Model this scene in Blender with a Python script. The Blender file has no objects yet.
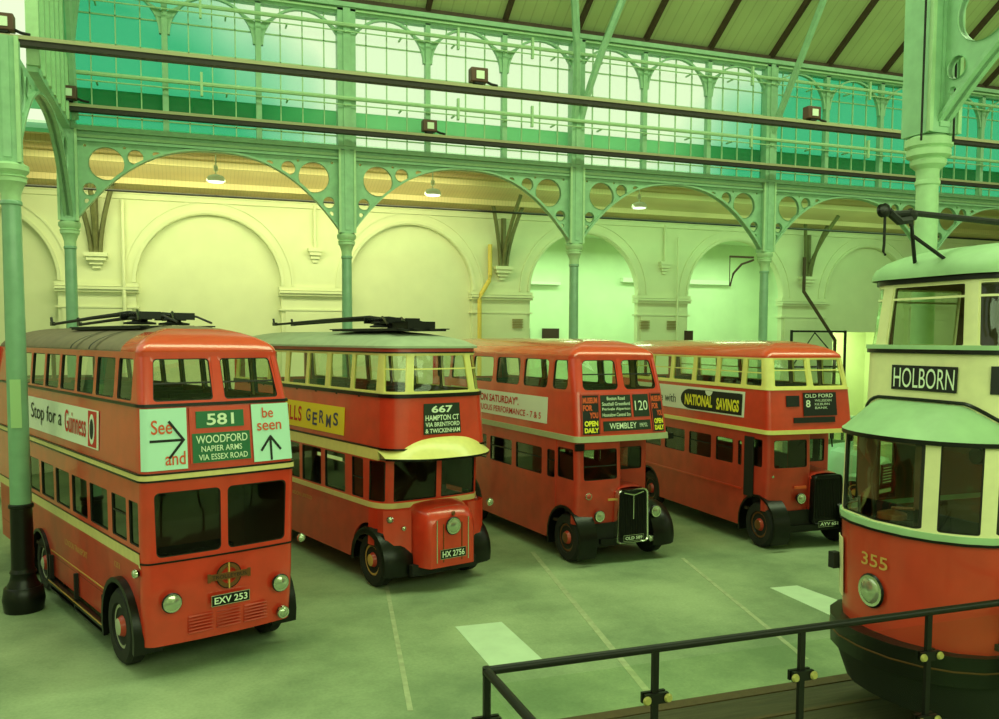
import bpy, bmesh, math, random
from mathutils import Vector, Matrix
from bpy_extras.object_utils import world_to_camera_view
random.seed(7)
PI = math.pi
sc = bpy.context.scene
C = sc.collection

# ------------------------------------------------------------------ camera
cam_d = bpy.data.cameras.new('camera'); cam = bpy.data.objects.new('camera', cam_d); C.objects.link(cam)
sc.camera = cam
cam_d.sensor_width = 36.0; cam_d.lens = 861.4 / 999 * 36
cam_d.shift_y = 34.94 / 999
cam_d.clip_end = 300
_p = .0644
_fx, _fy = .3374, .9413
_fw = Vector((_fx * math.cos(_p), _fy * math.cos(_p), -math.sin(_p)))
_rt = Vector((_fy, -_fx, 0)); _up = _rt.cross(_fw)
_m = Matrix((_rt, _up, -_fw)).transposed().to_4x4()
cam.matrix_world = Matrix.Translation((2.72, -23.54, 4.5965)) @ _m @ Matrix.Rotation(.0039, 4, 'Z')

# ------------------------------------------------------------------ sky, lights, exposure
w = bpy.data.worlds.new('world'); sc.world = w; w.use_nodes = True
bg = w.node_tree.nodes['Background']; bg.inputs[0].default_value = (.85, 1.0, .66, 1); bg.inputs[1].default_value = 1.05

def area(name, loc, rot, sx, sy, power, col):
    d = bpy.data.lights.new(name, 'AREA'); d.shape = 'RECTANGLE'; d.size = sx; d.size_y = sy; d.energy = power; d.color = col
    o = bpy.data.objects.new(name, d); C.objects.link(o); o.location = loc; o.rotation_euler = rot
    return o
area('nave_rooflight', (14, -11.2, 19.2), (math.radians(-8), 0, 0), 36, 4, 3300, (.74, 1, .52))
area('near_fill', (10, -26.8, 9.5), (math.radians(80), 0, 0), 30, 5, 1500, (.76, 1, .54))  # added fill lamp behind the camera, makes up for the walled-off sky
area('aisle_rooflight_left', (5, 3.0, 9.2), (math.radians(38), 0, 0), 13, 1.2, 430, (.92, 1, .48))
area('aisle_rooflight_right', (22, 3.0, 9.2), (math.radians(38), 0, 0), 18, 1.2, 250, (.5, 1, .42))
area('gallery_light', (18, 8.3, 8.4), (0, 0, 0), 18, 1.0, 520, (.62, 1, .5))
area('doorway_light', (31, 9.0, 5.2), (math.radians(20), 0, 0), 3.5, 1.5, 170, (.85, 1, .38))

sc.view_settings.view_transform = 'Standard'; sc.view_settings.look = 'None'
sc.view_settings.gamma = 1; sc.view_settings.exposure = 0.0; sc.view_settings.use_curve_mapping = False

# ------------------------------------------------------------------ materials
def lin(c):
    return tuple(((v / 255) / 12.92 if v / 255 <= .04045 else ((v / 255 + .055) / 1.055) ** 2.4) for v in c)
MATS = {}
def mat(name, col, rough=.5, metal=0, coat=0, noise=0, nscale=8, bump=0, emit=0, stretch=None, spec=.5):
    if name in MATS: return MATS[name]
    m = bpy.data.materials.new(name); m.use_nodes = True; nt = m.node_tree; b = nt.nodes['Principled BSDF']
    c = lin(col) + (1,)
    b.inputs['Base Color'].default_value = c; b.inputs['Roughness'].default_value = rough; b.inputs['Metallic'].default_value = metal
    b.inputs['Coat Weight'].default_value = coat; b.inputs['Coat Roughness'].default_value = .08
    b.inputs['Specular IOR Level'].default_value = spec
    if emit: b.inputs['Emission Color'].default_value = c; b.inputs['Emission Strength'].default_value = emit
    if noise or bump:
        tc = nt.nodes.new('ShaderNodeTexCoord'); n = nt.nodes.new('ShaderNodeTexNoise'); n.inputs['Scale'].default_value = nscale; n.inputs['Detail'].default_value = 5
        src = tc.outputs['Object']
        if stretch:
            mp = nt.nodes.new('ShaderNodeMapping'); mp.inputs['Scale'].default_value = stretch; nt.links.new(src, mp.inputs[0]); src = mp.outputs[0]
        nt.links.new(src, n.inputs['Vector'])
        if noise:
            r = nt.nodes.new('ShaderNodeMapRange'); r.inputs['From Min'].default_value = .3; r.inputs['From Max'].default_value = .7
            r.inputs['To Min'].default_value = 1 - noise; r.inputs['To Max'].default_value = 1 + noise * .6
            nt.links.new(n.outputs[0], r.inputs[0])
            mx = nt.nodes.new('ShaderNodeMix'); mx.data_type = 'RGBA'; mx.blend_type = 'MULTIPLY'; mx.inputs[0].default_value = 1
            mx.inputs[6].default_value = c; nt.links.new(r.outputs[0], mx.inputs[7]); nt.links.new(mx.outputs[2], b.inputs['Base Color'])
        if bump:
            bp = nt.nodes.new('ShaderNodeBump'); bp.inputs['Strength'].default_value = bump; bp.inputs['Distance'].default_value = .02
            nt.links.new(n.outputs[0], bp.inputs['Height']); nt.links.new(bp.outputs[0], b.inputs['Normal'])
    MATS[name] = m; return m
def glass(name, tint, refl=.12, rough=.03, k=.8):
    if name in MATS: return MATS[name]
    m = bpy.data.materials.new(name); m.use_nodes = True; nt = m.node_tree; nt.nodes.clear()
    o = nt.nodes.new('ShaderNodeOutputMaterial'); t = nt.nodes.new('ShaderNodeBsdfTransparent'); g = nt.nodes.new('ShaderNodeBsdfGlossy')
    t.inputs[0].default_value = tuple(tint) + (1,); g.inputs['Roughness'].default_value = rough; g.inputs[0].default_value = (.9, 1, .9, 1)
    lw = nt.nodes.new('ShaderNodeLayerWeight'); lw.inputs[0].default_value = .5; fr = nt.nodes.new('ShaderNodeMath'); fr.operation = 'POWER'; fr.inputs[1].default_value = 4; nt.links.new(lw.outputs['Facing'], fr.inputs[0])
    mm = nt.nodes.new('ShaderNodeMath'); mm.operation = 'MULTIPLY_ADD'; mm.inputs[1].default_value = k; mm.inputs[2].default_value = refl * .4
    x = nt.nodes.new('ShaderNodeMixShader'); nt.links.new(fr.outputs[0], mm.inputs[0]); nt.links.new(mm.outputs[0], x.inputs[0]); nt.links.new(t.outputs[0], x.inputs[1]); nt.links.new(g.outputs[0], x.inputs[2]); nt.links.new(x.outputs[0], o.inputs[0])
    MATS[name] = m; return m

RED = mat('bus_red', (217, 58, 38), .3, coat=.6, noise=.12, nscale=3)
RED2 = mat('bus_red_dull', (196, 58, 42), .42, coat=.25, noise=.18, nscale=2.5)
REDROOF = mat('roof_red', (222, 74, 48), .25, coat=.8, noise=.06, nscale=3)
GREYROOF = mat('roof_grey_brown', (128, 112, 92), .6, noise=.15, nscale=4)
GREENROOF = mat('roof_grey_green', (168, 178, 150), .6, noise=.1, nscale=4)
CREAM = mat('cream_paint', (226, 205, 138), .4, coat=.3, noise=.08)
YCREAM = mat('yellow_cream_paint', (234, 222, 134), .4, coat=.3, noise=.05)
GREYBAND = mat('grey_band', (172, 178, 140), .45, noise=.06)
BLACK = mat('black_paint', (13, 13, 11), .32, spec=.35)
BLKMAT = mat('black_matt', (18, 18, 15), .7)
RUBBER = mat('tyre_rubber', (22, 22, 20), .75, noise=.2, nscale=20)
CHROME = mat('chrome', (225, 228, 215), .18, metal=1)
LENS = mat('lamp_lens', (190, 200, 175), .08, metal=.7)
LENSR = mat('red_lens', (190, 70, 60), .2)
INSIDE = mat('bus_inside', (120, 84, 60), .7)
INSIDEL = mat('bus_inside_light', (196, 176, 130), .7)
SEATM = mat('seat_moquette', (50, 52, 38), .85, noise=.3, nscale=30)
GLASSB = glass('bus_glass', (.84, .90, .80))
GLASSD = glass('cab_glass', (.42, .42, .36))
FRAMED = mat('window_rubber', (30, 26, 20), .5)
FLOORB = mat('bus_floor', (60, 46, 34), .8)
WHITE = mat('poster_white', (232, 236, 222), .6)
PALEBLUE = mat('poster_pale', (196, 238, 224), .6)
ORANGE = mat('letter_orange', (222, 88, 46), .6)
LRED = mat('letter_red', (205, 42, 30), .6)
LBLK = mat('letter_black', (18, 20, 22), .6)
LWHITE = mat('letter_white', (226, 238, 214), .6)
LYEL = mat('letter_yellow', (245, 232, 60), .6)
LBLUE = mat('letter_blue', (70, 74, 110), .6)
LGOLD = mat('letter_gold', (206, 160, 84), .5)
BLIND = mat('blind_black', (26, 44, 30), .5)
BLINDG = mat('blind_green', (30, 104, 66), .45)
YELP = mat('poster_yellow', (246, 220, 50), .6)
BROWN = mat('brass_brown', (120, 74, 40), .4, metal=.3)
IRON = mat('iron_green', (152, 196, 158), .5, coat=.15, noise=.12, nscale=5, bump=.2)
IRON2 = mat('iron_green_shaft', (128, 172, 140), .4, coat=.3, noise=.1, nscale=5)
IRONP = mat('iron_pale', (176, 212, 166), .5, noise=.08)
WALLC = mat('wall_cream', (226, 228, 196), .85, noise=.05, nscale=1.2, bump=.1)
STEELD = mat('beam_dark', (46, 38, 34), .6, noise=.2)
STEELL = mat('beam_light', (170, 165, 130), .6)
RAILM = mat('rail_black', (20, 20, 17), .4, spec=.3)
TRAMRED = mat('tram_red', (205, 62, 40), .38, coat=.35, noise=.12, nscale=2)
TRAMCREAM = mat('tram_cream', (238, 232, 184), .4, coat=.3, noise=.05)
TRAMROOF = mat('tram_roof', (160, 196, 150), .55, noise=.1, nscale=4)

# ------------------------------------------------------------------ mesh helpers
class MB:
    def __init__(s): s.v = []; s.f = []; s.m = []; s.mats = []; s.sm = []
    def mi(s, m):
        if m not in s.mats: s.mats.append(m)
        return s.mats.index(m)
    def face(s, idx, m, smooth=False): s.f.append(idx); s.m.append(s.mi(m)); s.sm.append(smooth)
    def vv(s, p): s.v.append(tuple(p)); return len(s.v) - 1
    def box(s, x0, x1, y0, y1, z0, z1, m, M=None):
        P = [Vector((x, y, z)) for x in (x0, x1) for y in (y0, y1) for z in (z0, z1)]
        if M: P = [M @ p for p in P]
        i = [s.vv(p) for p in P]
        for q in ((0, 1, 3, 2), (4, 6, 7, 5), (0, 4, 5, 1), (2, 3, 7, 6), (0, 2, 6, 4), (1, 5, 7, 3)): s.face([i[k] for k in q], m)
        return s
    def grid(s, P, m, smooth=True, flip=False):
        n = len(P); k = len(P[0]); I = [[s.vv(p) for p in r] for r in P]
        for a in range(n - 1):
            for b in range(k - 1):
                q = [I[a][b], I[a][b + 1], I[a + 1][b + 1], I[a + 1][b]]
                s.face(q[::-1] if flip else q, m, smooth)
        return I
    def tube(s, pts, r, m, n=8, cap=True):
        pts = [Vector(p) for p in pts]; R = []
        up = Vector((0, 0, 1))
        for i, p in enumerate(pts):
            d = (pts[min(i + 1, len(pts) - 1)] - pts[max(i - 1, 0)]).normalized()
            a = up if abs(d.z) < .9 else Vector((0, 1, 0))
            u = d.cross(a).normalized(); v = u.cross(d).normalized()
            rr = r[i] if isinstance(r, (list, tuple)) else r
            R.append([s.vv(p + u * rr * math.cos(2 * PI * k / n) + v * rr * math.sin(2 * PI * k / n)) for k in range(n)])
        for i in range(len(R) - 1):
            for k in range(n): s.face([R[i][k], R[i][(k + 1) % n], R[i + 1][(k + 1) % n], R[i + 1][k]], m, True)
        if cap: s.face(R[0][::-1], m); s.face(R[-1], m)
        return s
    def lathe(s, prof, m, n=24, M=None, mats=None):
        # prof: (radius, height) about z
        R = []
        for r, h in prof:
            row = []
            for k in range(n):
                p = Vector((r * math.cos(2 * PI * k / n), r * math.sin(2 * PI * k / n), h))
                row.append(s.vv(M @ p if M else p))
            R.append(row)
        for i in range(len(R) - 1):
            mm = mats[i] if mats else m
            for k in range(n): s.face([R[i][k], R[i][(k + 1) % n], R[i + 1][(k + 1) % n], R[i + 1][k]], mm, True)
        s.face(R[0][::-1], mats[0] if mats else m); s.face(R[-1], mats[-1] if mats else m)
        return s
    def build(s, name, parent=None, loc=(0, 0, 0), rot=(0, 0, 0)):
        me = bpy.data.meshes.new(name); me.from_pydata(s.v, [], s.f)
        for m in s.mats: me.materials.append(m)
        me.polygons.foreach_set('material_index', s.m); me.polygons.foreach_set('use_smooth', s.sm); me.update()
        o = bpy.data.objects.new(name, me); C.objects.link(o); o.location = loc; o.rotation_euler = rot
        if parent: o.parent = parent
        return o
def thing(name, label, cat, loc=(0, 0, 0), rz=0, group=None):
    o = bpy.data.objects.new(name, None); C.objects.link(o); o.location = loc; o.rotation_euler = (0, 0, rz); o.empty_display_size = .2
    o['label'] = label; o['category'] = cat
    if group: o['group'] = group
    return o
def tag(o, label, cat, group=None):
    o['label'] = label; o['category'] = cat
    if group: o['group'] = group
    return o
def struct(o): o['kind'] = 'structure'; return o
def bevel(o, wd=.01, seg=2):
    m = o.modifiers.new('bevel', 'BEVEL'); m.width = wd; m.segments = seg; m.limit_method = 'ANGLE'; m.angle_limit = .6
    return o
RX = Matrix.Rotation(PI / 2, 4, 'X')
def fill2d(loops, thick, m, name, place):
    """flat plate with holes; loops of (a,b); place maps (a,b,t) -> xyz"""
    cu = bpy.data.curves.new('tmp', 'CURVE'); cu.dimensions = '2D'; cu.fill_mode = 'BOTH'; cu.extrude = thick / 2
    for L in loops:
        sp = cu.splines.new('POLY'); sp.points.add(len(L) - 1); sp.use_cyclic_u = True
        for i, (a, b) in enumerate(L): sp.points[i].co = (a, b, 0, 1)
    ob = bpy.data.objects.new('tmp', cu); me = bpy.data.meshes.new_from_object(ob)
    bpy.data.objects.remove(ob); bpy.data.curves.remove(cu)
    me.name = name
    for v in me.vertices: v.co = place(v.co.x, v.co.y, v.co.z)
    me.materials.clear(); me.materials.append(m); me.update()
    return me
def addmesh(mb, me, m):
    off = len(mb.v)
    for v in me.vertices: mb.v.append(tuple(v.co))
    for p in me.polygons: mb.face([off + i for i in p.vertices], m)
    bpy.data.meshes.remove(me)
def circ(cx, cy, r, n=28, ry=None): return [(cx + r * math.cos(2 * PI * k / n), cy + (ry or r) * math.sin(2 * PI * k / n)) for k in range(n)]
_tx = {}
def text_mesh(t, bold=0, sp=1.0):
    k = (t, bold, sp)
    if k in _tx: return _tx[k]
    cu = bpy.data.curves.new('tmp', 'FONT'); cu.body = t; cu.align_x = 'LEFT'; cu.offset = bold; cu.space_character = sp; cu.resolution_u = 4
    ob = bpy.data.objects.new('tmp', cu); me = bpy.data.meshes.new_from_object(ob)
    V = [(v.co.x, v.co.y) for v in me.vertices]; F = [list(p.vertices) for p in me.polygons]
    bpy.data.objects.remove(ob); bpy.data.curves.remove(cu); bpy.data.meshes.remove(me)
    x0 = min(v[0] for v in V); x1 = max(v[0] for v in V); y0 = min(v[1] for v in V); y1 = max(v[1] for v in V)
    V = [((a - x0) / (x1 - x0), (b - y0) / (y1 - y0)) for a, b in V]
    _tx[k] = (V, F); return _tx[k]

# ------------------------------------------------------------------ curved body shell
class Shell:
    """plan outline by height; station s: <-2 left side (u=-s-2), -2..-1 left corner, -1..1 front, 1..2 right corner, >2 right side (u=s-2)"""
    def __init__(s, keys, cx=0): s.keys = keys; s.cx = cx    # keys: (z, hw, fo, rx, ry, ro, bow)
    def at(s, z):
        K = s.keys
        if z <= K[0][0]: return K[0][1:]
        for a, b in zip(K, K[1:]):
            if z <= b[0]:
                t = (z - a[0]) / (b[0] - a[0]); return tuple(p + (q - p) * t for p, q in zip(a[1:], b[1:]))
        return K[-1][1:]
    def P(s, st, z, off=0):
        hw, fo, rx, ry, ro, bow = s.at(z)
        hw -= off; fo += off; rx = max(rx - off, .01); ry = max(ry - off, .01)
        sg = -1 if st < 0 else 1; a = abs(st)
        if a >= 2: u = min(max(a - 2, fo + ry), ro); x = hw; y = u
        elif a >= 1: t = (2 - a) * PI / 2; x = hw - rx + rx * math.cos(t); y = fo + ry - ry * math.sin(t)
        else: x = a * (hw - rx); y = fo - bow * (1 - a * a)
        return Vector((s.cx + sg * x, y, z))
def splits(a, b, step=.3):
    L = [a]; n = [k for k in (-2, -1, 1, 2) if a + 1e-6 < k < b - 1e-6]
    out = []
    pts = [a] + n + [b]
    for p, q in zip(pts, pts[1:]):
        mid = (p + q) / 2; k = 5 if 1 < abs(mid) < 2 else max(1, int(math.ceil((q - p) / step)))
        for i in range(k): out.append(p + (q - p) * i / k)
    return out + [b]
def panel(mb, S, a, b, z0, z1, m, off=0, th=.04, inner=None, nz=1, step=.35):
    ss = splits(a, b, step); zf0 = z0 if callable(z0) else (lambda s: z0)
    zs = [i / nz for i in range(nz + 1)]
    outer = [[S.P(s, zf0(s) + (z1 - zf0(s)) * t, off) for s in ss] for t in zs]
    inn = [[S.P(s, zf0(s) + (z1 - zf0(s)) * t, off + th) for s in ss] for t in zs]
    mb.grid(outer, m, True); mb.grid(inn, inner or m, True, True)
    mb.grid([outer[0], inn[0]], m, False, True); mb.grid([outer[-1], inn[-1]], m, False)
    mb.grid([[r[0] for r in outer], [r[0] for r in inn]], m, False); mb.grid([[r[-1] for r in outer], [r[-1] for r in inn]], m, False, True)
def rrect(W, H, r, n=5):
    """boundary samples: (inner pt, outer pt) centred"""
    out = []
    for (cx, cy, a0, ox, oy) in ((W[0] / 2 - r, H[0] / 2 - r, 0, 1, 1), (-W[0] / 2 + r, H[0] / 2 - r, PI / 2, -1, 1), (-W[0] / 2 + r, -H[0] / 2 + r, PI, -1, -1), (W[0] / 2 - r, -H[0] / 2 + r, 1.5 * PI, 1, -1)):
        for k in range(n):
            t = a0 + PI / 2 * k / (n - 1); p = (cx + r * math.cos(t), cy + r * math.sin(t))
            f = k / (n - 1); X = W[1] / 2; Y = H[1] / 2
            first_vert = (ox * oy > 0)     # arc starts from a vertical side in quadrants 1,3
            ay = abs(p[1]); ax = abs(p[0])
            if first_vert: q = (X, ay + (Y - ay) * min(1, 2 * f)) if f <= .5 else (ax + (X - ax) * (2 - 2 * f), Y)
            else: q = (ax + (X - ax) * (2 * f), Y) if f <= .5 else (X, ay + (Y - ay) * (2 - 2 * f))
            out.append((p, (q[0] * ox, q[1] * oy)))
    return out
def window(body, S, a, b, z0, z1, m, parent, margin=(.05, .05), r=.05, th=.05, g=GLASSB, fm=FRAMED, bar=None, inner=None, vbar=None, label=None, name='window', fw=.014):
    sm = (a + b) / 2; zm = (z0 + z1) / 2
    ss = splits(a, b, 9); Wd = sum((S.P(q, zm) - S.P(p, zm)).length for p, q in zip(ss, ss[1:])); Hd = z1 - z0
    W = (Wd - 2 * margin[0], Wd); H = (Hd - 2 * margin[1], Hd)
    def mp(p, off): return S.P(sm + p[0] / Wd * (b - a), zm + p[1], off)
    sam = rrect(W, H, min(r, W[0] / 2 - .001, H[0] / 2 - .001))
    # extra samples along the top and bottom so curved panes follow the surface
    ext = []
    for i in range(len(sam)):
        p, q = sam[i]; p2, q2 = sam[(i + 1) % len(sam)]
        ext.append((p, q))
        if (i + 1) % 5 == 0:
            for k in range(1, 4): t = k / 4; ext.append(((p[0] + (p2[0] - p[0]) * t, p[1] + (p2[1] - p[1]) * t), (q[0] + (q2[0] - q[0]) * t, q[1] + (q2[1] - q[1]) * t)))
    sam = ext; n = len(sam)
    rows = [[mp(q, 0) for p, q in sam], [mp(p, 0) for p, q in sam], [mp(p, th) for p, q in sam], [mp(q, th) for p, q in sam]]
    for R_ in rows: R_.append(R_[0])
    body.grid(rows[:2], m, False, True); body.grid(rows[1:3], fm if fm is FRAMED else m, False, True); body.grid(rows[2:], inner or m, False, True)
    gb = MB(); I = [gb.vv(mp(p, th * .5)) for p, q in sam]
    # strip fill between the top row and bottom row of samples
    c = [gb.vv(mp((0, 0), th * .5))]
    for i in range(n): gb.face([I[i], I[(i + 1) % n], c[0]], g, True)
    def sh(p, d): return (p[0] - d * (1 if p[0] > 0 else -1), p[1] - d * (1 if p[1] > 0 else -1))
    A = [mp(p, th * .5 - .012) for p, q in sam]; B = [mp(sh(p, fw), th * .5 - .012) for p, q in sam]; A.append(A[0]); B.append(B[0])
    gb.grid([A, B], fm, False, True)
    if bar is not None:
        zb = -H[0] / 2 + H[0] * bar
        P = [[mp((x, zb + d), th * .5 - .014) for x in (-W[0] / 2, -W[0] / 4, 0, W[0] / 4, W[0] / 2)] for d in (-.013, .013)]
        gb.grid(P, fm, False)
    if vbar is not None:
        xb = -W[0] / 2 + W[0] * vbar
        gb.grid([[mp((xb + d, y), th * .5 - .014) for y in (-H[0] / 2, H[0] / 2)] for d in (-.02, .02)], fm, False, True)
    o = gb.build(name, parent)
    if label: o['label'] = label
    return o
def surf_text(S, t, a, b, z0, z1, m, parent, off=-.012, bold=0, sp=1.0, slant=0, name='lettering'):
    V, F = text_mesh(t, bold, sp); mb = MB()
    for x, y in V: mb.v.append(tuple(S.P(a + (b - a) * (x + slant * y), z0 + (z1 - z0) * y, off)))
    for f in F: mb.face(f, m)
    return mb.build(name, parent)
def surf_poly(S, pts, m, off, name, parent):
    """pts in (s,z)"""
    me = fill2d([pts], .0, m, name, lambda x, y, t: S.P(x, y, off)); mb = MB(); addmesh(mb, me, m)
    return mb.build(name, parent)
def plate(S, a, b, z0, z1, m, off, parent, name, th=.012):
    mb = MB(); panel(mb, S, a, b, z0, z1, m, -off, th); return mb.build(name, parent)
def stroke(mb, S, pts, wd, m, off=-.014):
    """thick line on the surface, pts (s,z); s treated locally metric by scale"""
    for (a, z), (b, y) in zip(pts, pts[1:]):
        P = S.P(a, z, off); Q = S.P(b, y, off); d = (Q - P); n = (S.P((a + b) / 2, z, off - .05) - S.P((a + b) / 2, z, off)).normalized()
        t = d.cross(n).normalized() * wd / 2; e = d.normalized() * wd * .3
        I = [mb.vv(v) for v in (P - e + t, P - e - t, Q + e - t, Q + e + t)]; mb.face(I, m)
def roof(S, z0, h, parent, mats, split=None, pw=2.2, off=0, nm=('roof', 'roof_dome'), fcl=1.0, n=7, zlip=0):
    hw, fo, rx, ry, ro, bow = S.at(z0)
    ss = [-2 - ro + i * (ro - fo - ry) / 14 for i in range(15)] + [-2 + i / 6 for i in range(7)][1:] + [-1 + i / 4 for i in range(1, 9)] + [1 + i / 6 for i in range(1, 7)] + [2 + fo + ry + i * (ro - fo - ry) / 14 for i in range(0, 15)]
    rim = [S.P(s, z0, -off) for s in ss]
    # rear rounded closing
    back = [Vector((S.cx + x * (hw + off), ro + .0 + off, z0)) for x in (1, .5, 0, -.5, -1)]
    rim = rim + back; mbs = [MB(), MB()]
    loops = []
    for k in range(n + 1):
        t = k / n; sh = 1 - math.cos(t * PI / 2) if pw > 1.65 else t
        z = z0 + h * (1 - (1 - sh) ** pw) ** (1 / pw)
        L = []
        for p in rim:
            sp = Vector((S.cx, min(max(p.y, fo + fcl), ro - .6), z0)); q = p.lerp(sp, sh); L.append(Vector((q.x, q.y, z)))
        loops.append(L)
    if zlip: loops.insert(0, [Vector((p.x, p.y, z0 - zlip)) for p in loops[0]])
    N = len(rim)
    for k in range(len(loops) - 1):
        for i in range(N):
            q = [loops[k][i], loops[k][(i + 1) % N], loops[k + 1][(i + 1) % N], loops[k + 1][i]]
            cy = sum(p.y for p in q) / 4; j = 1 if split is not None and cy < split else 0
            mb = mbs[j]; I = [mb.vv(p) for p in q]; mb.face(I, mats[j], True)
    # ceiling sheet
    mb = mbs[0]; mb.face([mb.vv(p + Vector((0, 0, .02))) for p in loops[0]][::-1], INSIDEL)
    out = [mbs[0].build(nm[0], parent)]
    if split is not None: out.append(mbs[1].build(nm[1], parent))
    for o in out:
        bm = bmesh.new(); bm.from_mesh(o.data); bmesh.ops.remove_doubles(bm, verts=bm.verts, dist=.0005); bm.to_mesh(o.data); bm.free()
    return out

def wheel(parent, x, y, side, r=.5, wd=.26, dual=False, hub=LGOLD):
    """side -1: outer face towards -x"""
    M = Matrix.Rotation(-PI / 2 if side < 0 else PI / 2, 4, 'Y')
    k = ('wheel', r, wd, side)
    mb = MB(); mb.lathe([(r * .55, -wd / 2), (r * .88, -wd / 2), (r, -wd * .3), (r, wd * .3), (r * .9, wd / 2), (r * .62, wd / 2), (r * .6, wd * .3)], RUBBER, 28, M)
    o = mb.build('wheel', parent, (x - side * wd / 2, y, r))
    hb = MB(); hb.lathe([(r * .60, wd * .1), (r * .58, wd * .36), (r * .50, wd * .36), (r * .42, wd * .2), (r * .3, wd * .22), (r * .22, wd * .55), (r * .12, wd * .62)], hub, 20, M, mats=[hub, hub, BLACK, RED2, RED2, hub, hub])
    hb.build('hub', o)
    for j in range(8):
        pass
    return o
def headlamp(parent, x, y, z, r=.12, depth=.12, name='headlamp', body=BLACK, tilt=0, lens=LENS):
    M = Matrix.Rotation(tilt, 4, 'Z') @ Matrix.Rotation(PI / 2, 4, 'X')
    mb = MB(); mb.lathe([(r * .3, -depth), (r * .8, -depth * .6), (r, 0), (r * 1.12, .015), (r * 1.0, .035)], body, 20, M, mats=[body, body, body, body if r > .1 else CHROME, CHROME])
    o = mb.build(name, parent, (x, y, z))
    lb = MB(); lb.lathe([(r * .97, .012), (r * .9, .03), (r * .55, .05), (r * .1, .06)], lens, 20, M); lb.build('lens', o)
    return o
def mudguard(parent, x0, x1, yc, zc, r, a0=-20, a1=200, m=BLACK, th=.03, lip=.05):
    mb = MB(); n = 14; A = []
    for k in range(n + 1):
        a = math.radians(a0 + (a1 - a0) * k / n); A.append((math.cos(a), math.sin(a)))
    rows = []
    for x, rr in ((x0, r - lip), (x0, r), (x1, r), (x1, r - lip)): rows.append([Vector((x, yc - c * rr, zc + s_ * rr)) for c, s_ in A])
    mb.grid(rows, m, False); rows2 = [[p + Vector((0, 0, 0)) for p in r_] for r_ in rows]
    inn = [[Vector((x, yc - c * (r - lip), zc + s_ * (r - lip))) for c, s_ in A] for x in (x0, x1)]
    mb.grid(inn, m, False, True)
    return mb.build('mudguard', parent)
def seat_rows(parent, ys, zf, w=.95, h=.95, xs=(-.58, .58)):
    mb = MB(); mb.box(-w / 2, w / 2, -.2, .22, .25, .42, SEATM); mb.box(-w / 2, w / 2, .2, .28, .3, h, SEATM)
    mb.tube([(-w / 2, .24, h - .02), (w / 2, .24, h - .02)], .02, CHROME, 6); mb.box(-.03, .03, -.1, .2, 0, .26, BLKMAT)
    first = None
    for y in ys:
        for x in xs:
            if first is None: first = mb.build('seat', parent); o = first
            else: o = first.copy(); C.objects.link(o)
            o.parent = parent; o.location = (x, y, zf)
def arch_bottom(base, arcs):
    def f(s):
        u = abs(s) - 2; z = base
        for yc, zc, r in arcs:
            d = abs(u - yc)
            if d < r: z = max(z, zc + math.sqrt(r * r - d * d))
        return z
    return f
def plain_box(name, parent, *a, m=None):
    return MB().box(*a, m).build(name, parent)
def disc_text(*a): pass
# ================================================================== the building
S_ = 6.747; YW = 6.34
def floor_mat():
    m = bpy.data.materials.new('concrete_floor'); m.use_nodes = True; nt = m.node_tree; b = nt.nodes['Principled BSDF']
    tc = nt.nodes.new('ShaderNodeTexCoord'); cols = [(128, 148, 112), (152, 170, 130)]
    n1 = nt.nodes.new('ShaderNodeTexNoise'); n1.inputs['Scale'].default_value = .35; n1.inputs['Detail'].default_value = 8; n1.inputs['Roughness'].default_value = .65
    n2 = nt.nodes.new('ShaderNodeTexNoise'); n2.inputs['Scale'].default_value = 22; n2.inputs['Detail'].default_value = 4
    nt.links.new(tc.outputs['Object'], n1.inputs[0]); nt.links.new(tc.outputs['Object'], n2.inputs[0])
    r = nt.nodes.new('ShaderNodeValToRGB'); r.color_ramp.elements[0].color = lin((112, 132, 98)) + (1,); r.color_ramp.elements[1].color = lin((162, 178, 138)) + (1,)
    r.color_ramp.elements[0].position = .35; r.color_ramp.elements[1].position = .65
    nt.links.new(n1.outputs[0], r.inputs[0])
    mr = nt.nodes.new('ShaderNodeMapRange'); mr.inputs['To Min'].default_value = .78; mr.inputs['To Max'].default_value = 1.2; nt.links.new(n2.outputs[0], mr.inputs[0])
    mx = nt.nodes.new('ShaderNodeMix'); mx.data_type = 'RGBA'; mx.blend_type = 'MULTIPLY'; mx.inputs[0].default_value = 1
    nt.links.new(r.outputs[0], mx.inputs[6]); nt.links.new(mr.outputs[0], mx.inputs[7]); nt.links.new(mx.outputs[2], b.inputs[0]); b.inputs['Roughness'].default_value = .62
    return m
FLOOR = floor_mat()
PATCH = mat('floor_patch', (196, 216, 186), .6, noise=.08, nscale=3)
PATCH2 = mat('floor_line', (168, 176, 140), .65, noise=.25, nscale=6)
mb = MB(); mb.box(-14, 46, -27, 13, -.2, 0, FLOOR); struct(mb.build('floor'))
def quad_thing(name, pts, m, z, label):
    mb = MB(); I = [mb.vv((x, y, z)) for x, y in pts]; J = [mb.vv((x, y, 0)) for x, y in pts]
    mb.face(I, m)
    for k in range(4): mb.face([I[k], J[k], J[(k + 1) % 4], I[(k + 1) % 4]], m)
    o = mb.build(name); struct(o); return o
quad_thing('trim_1', [(6.6, -12.42), (7.4, -12.46), (7.4, -10.62), (6.62, -10.6)], PATCH, .006, '')
quad_thing('trim_2', [(12.7, -12.6), (13.5, -12.3), (13.35, -10.47), (12.77, -10.43)], PATCH, .006, '')
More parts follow.
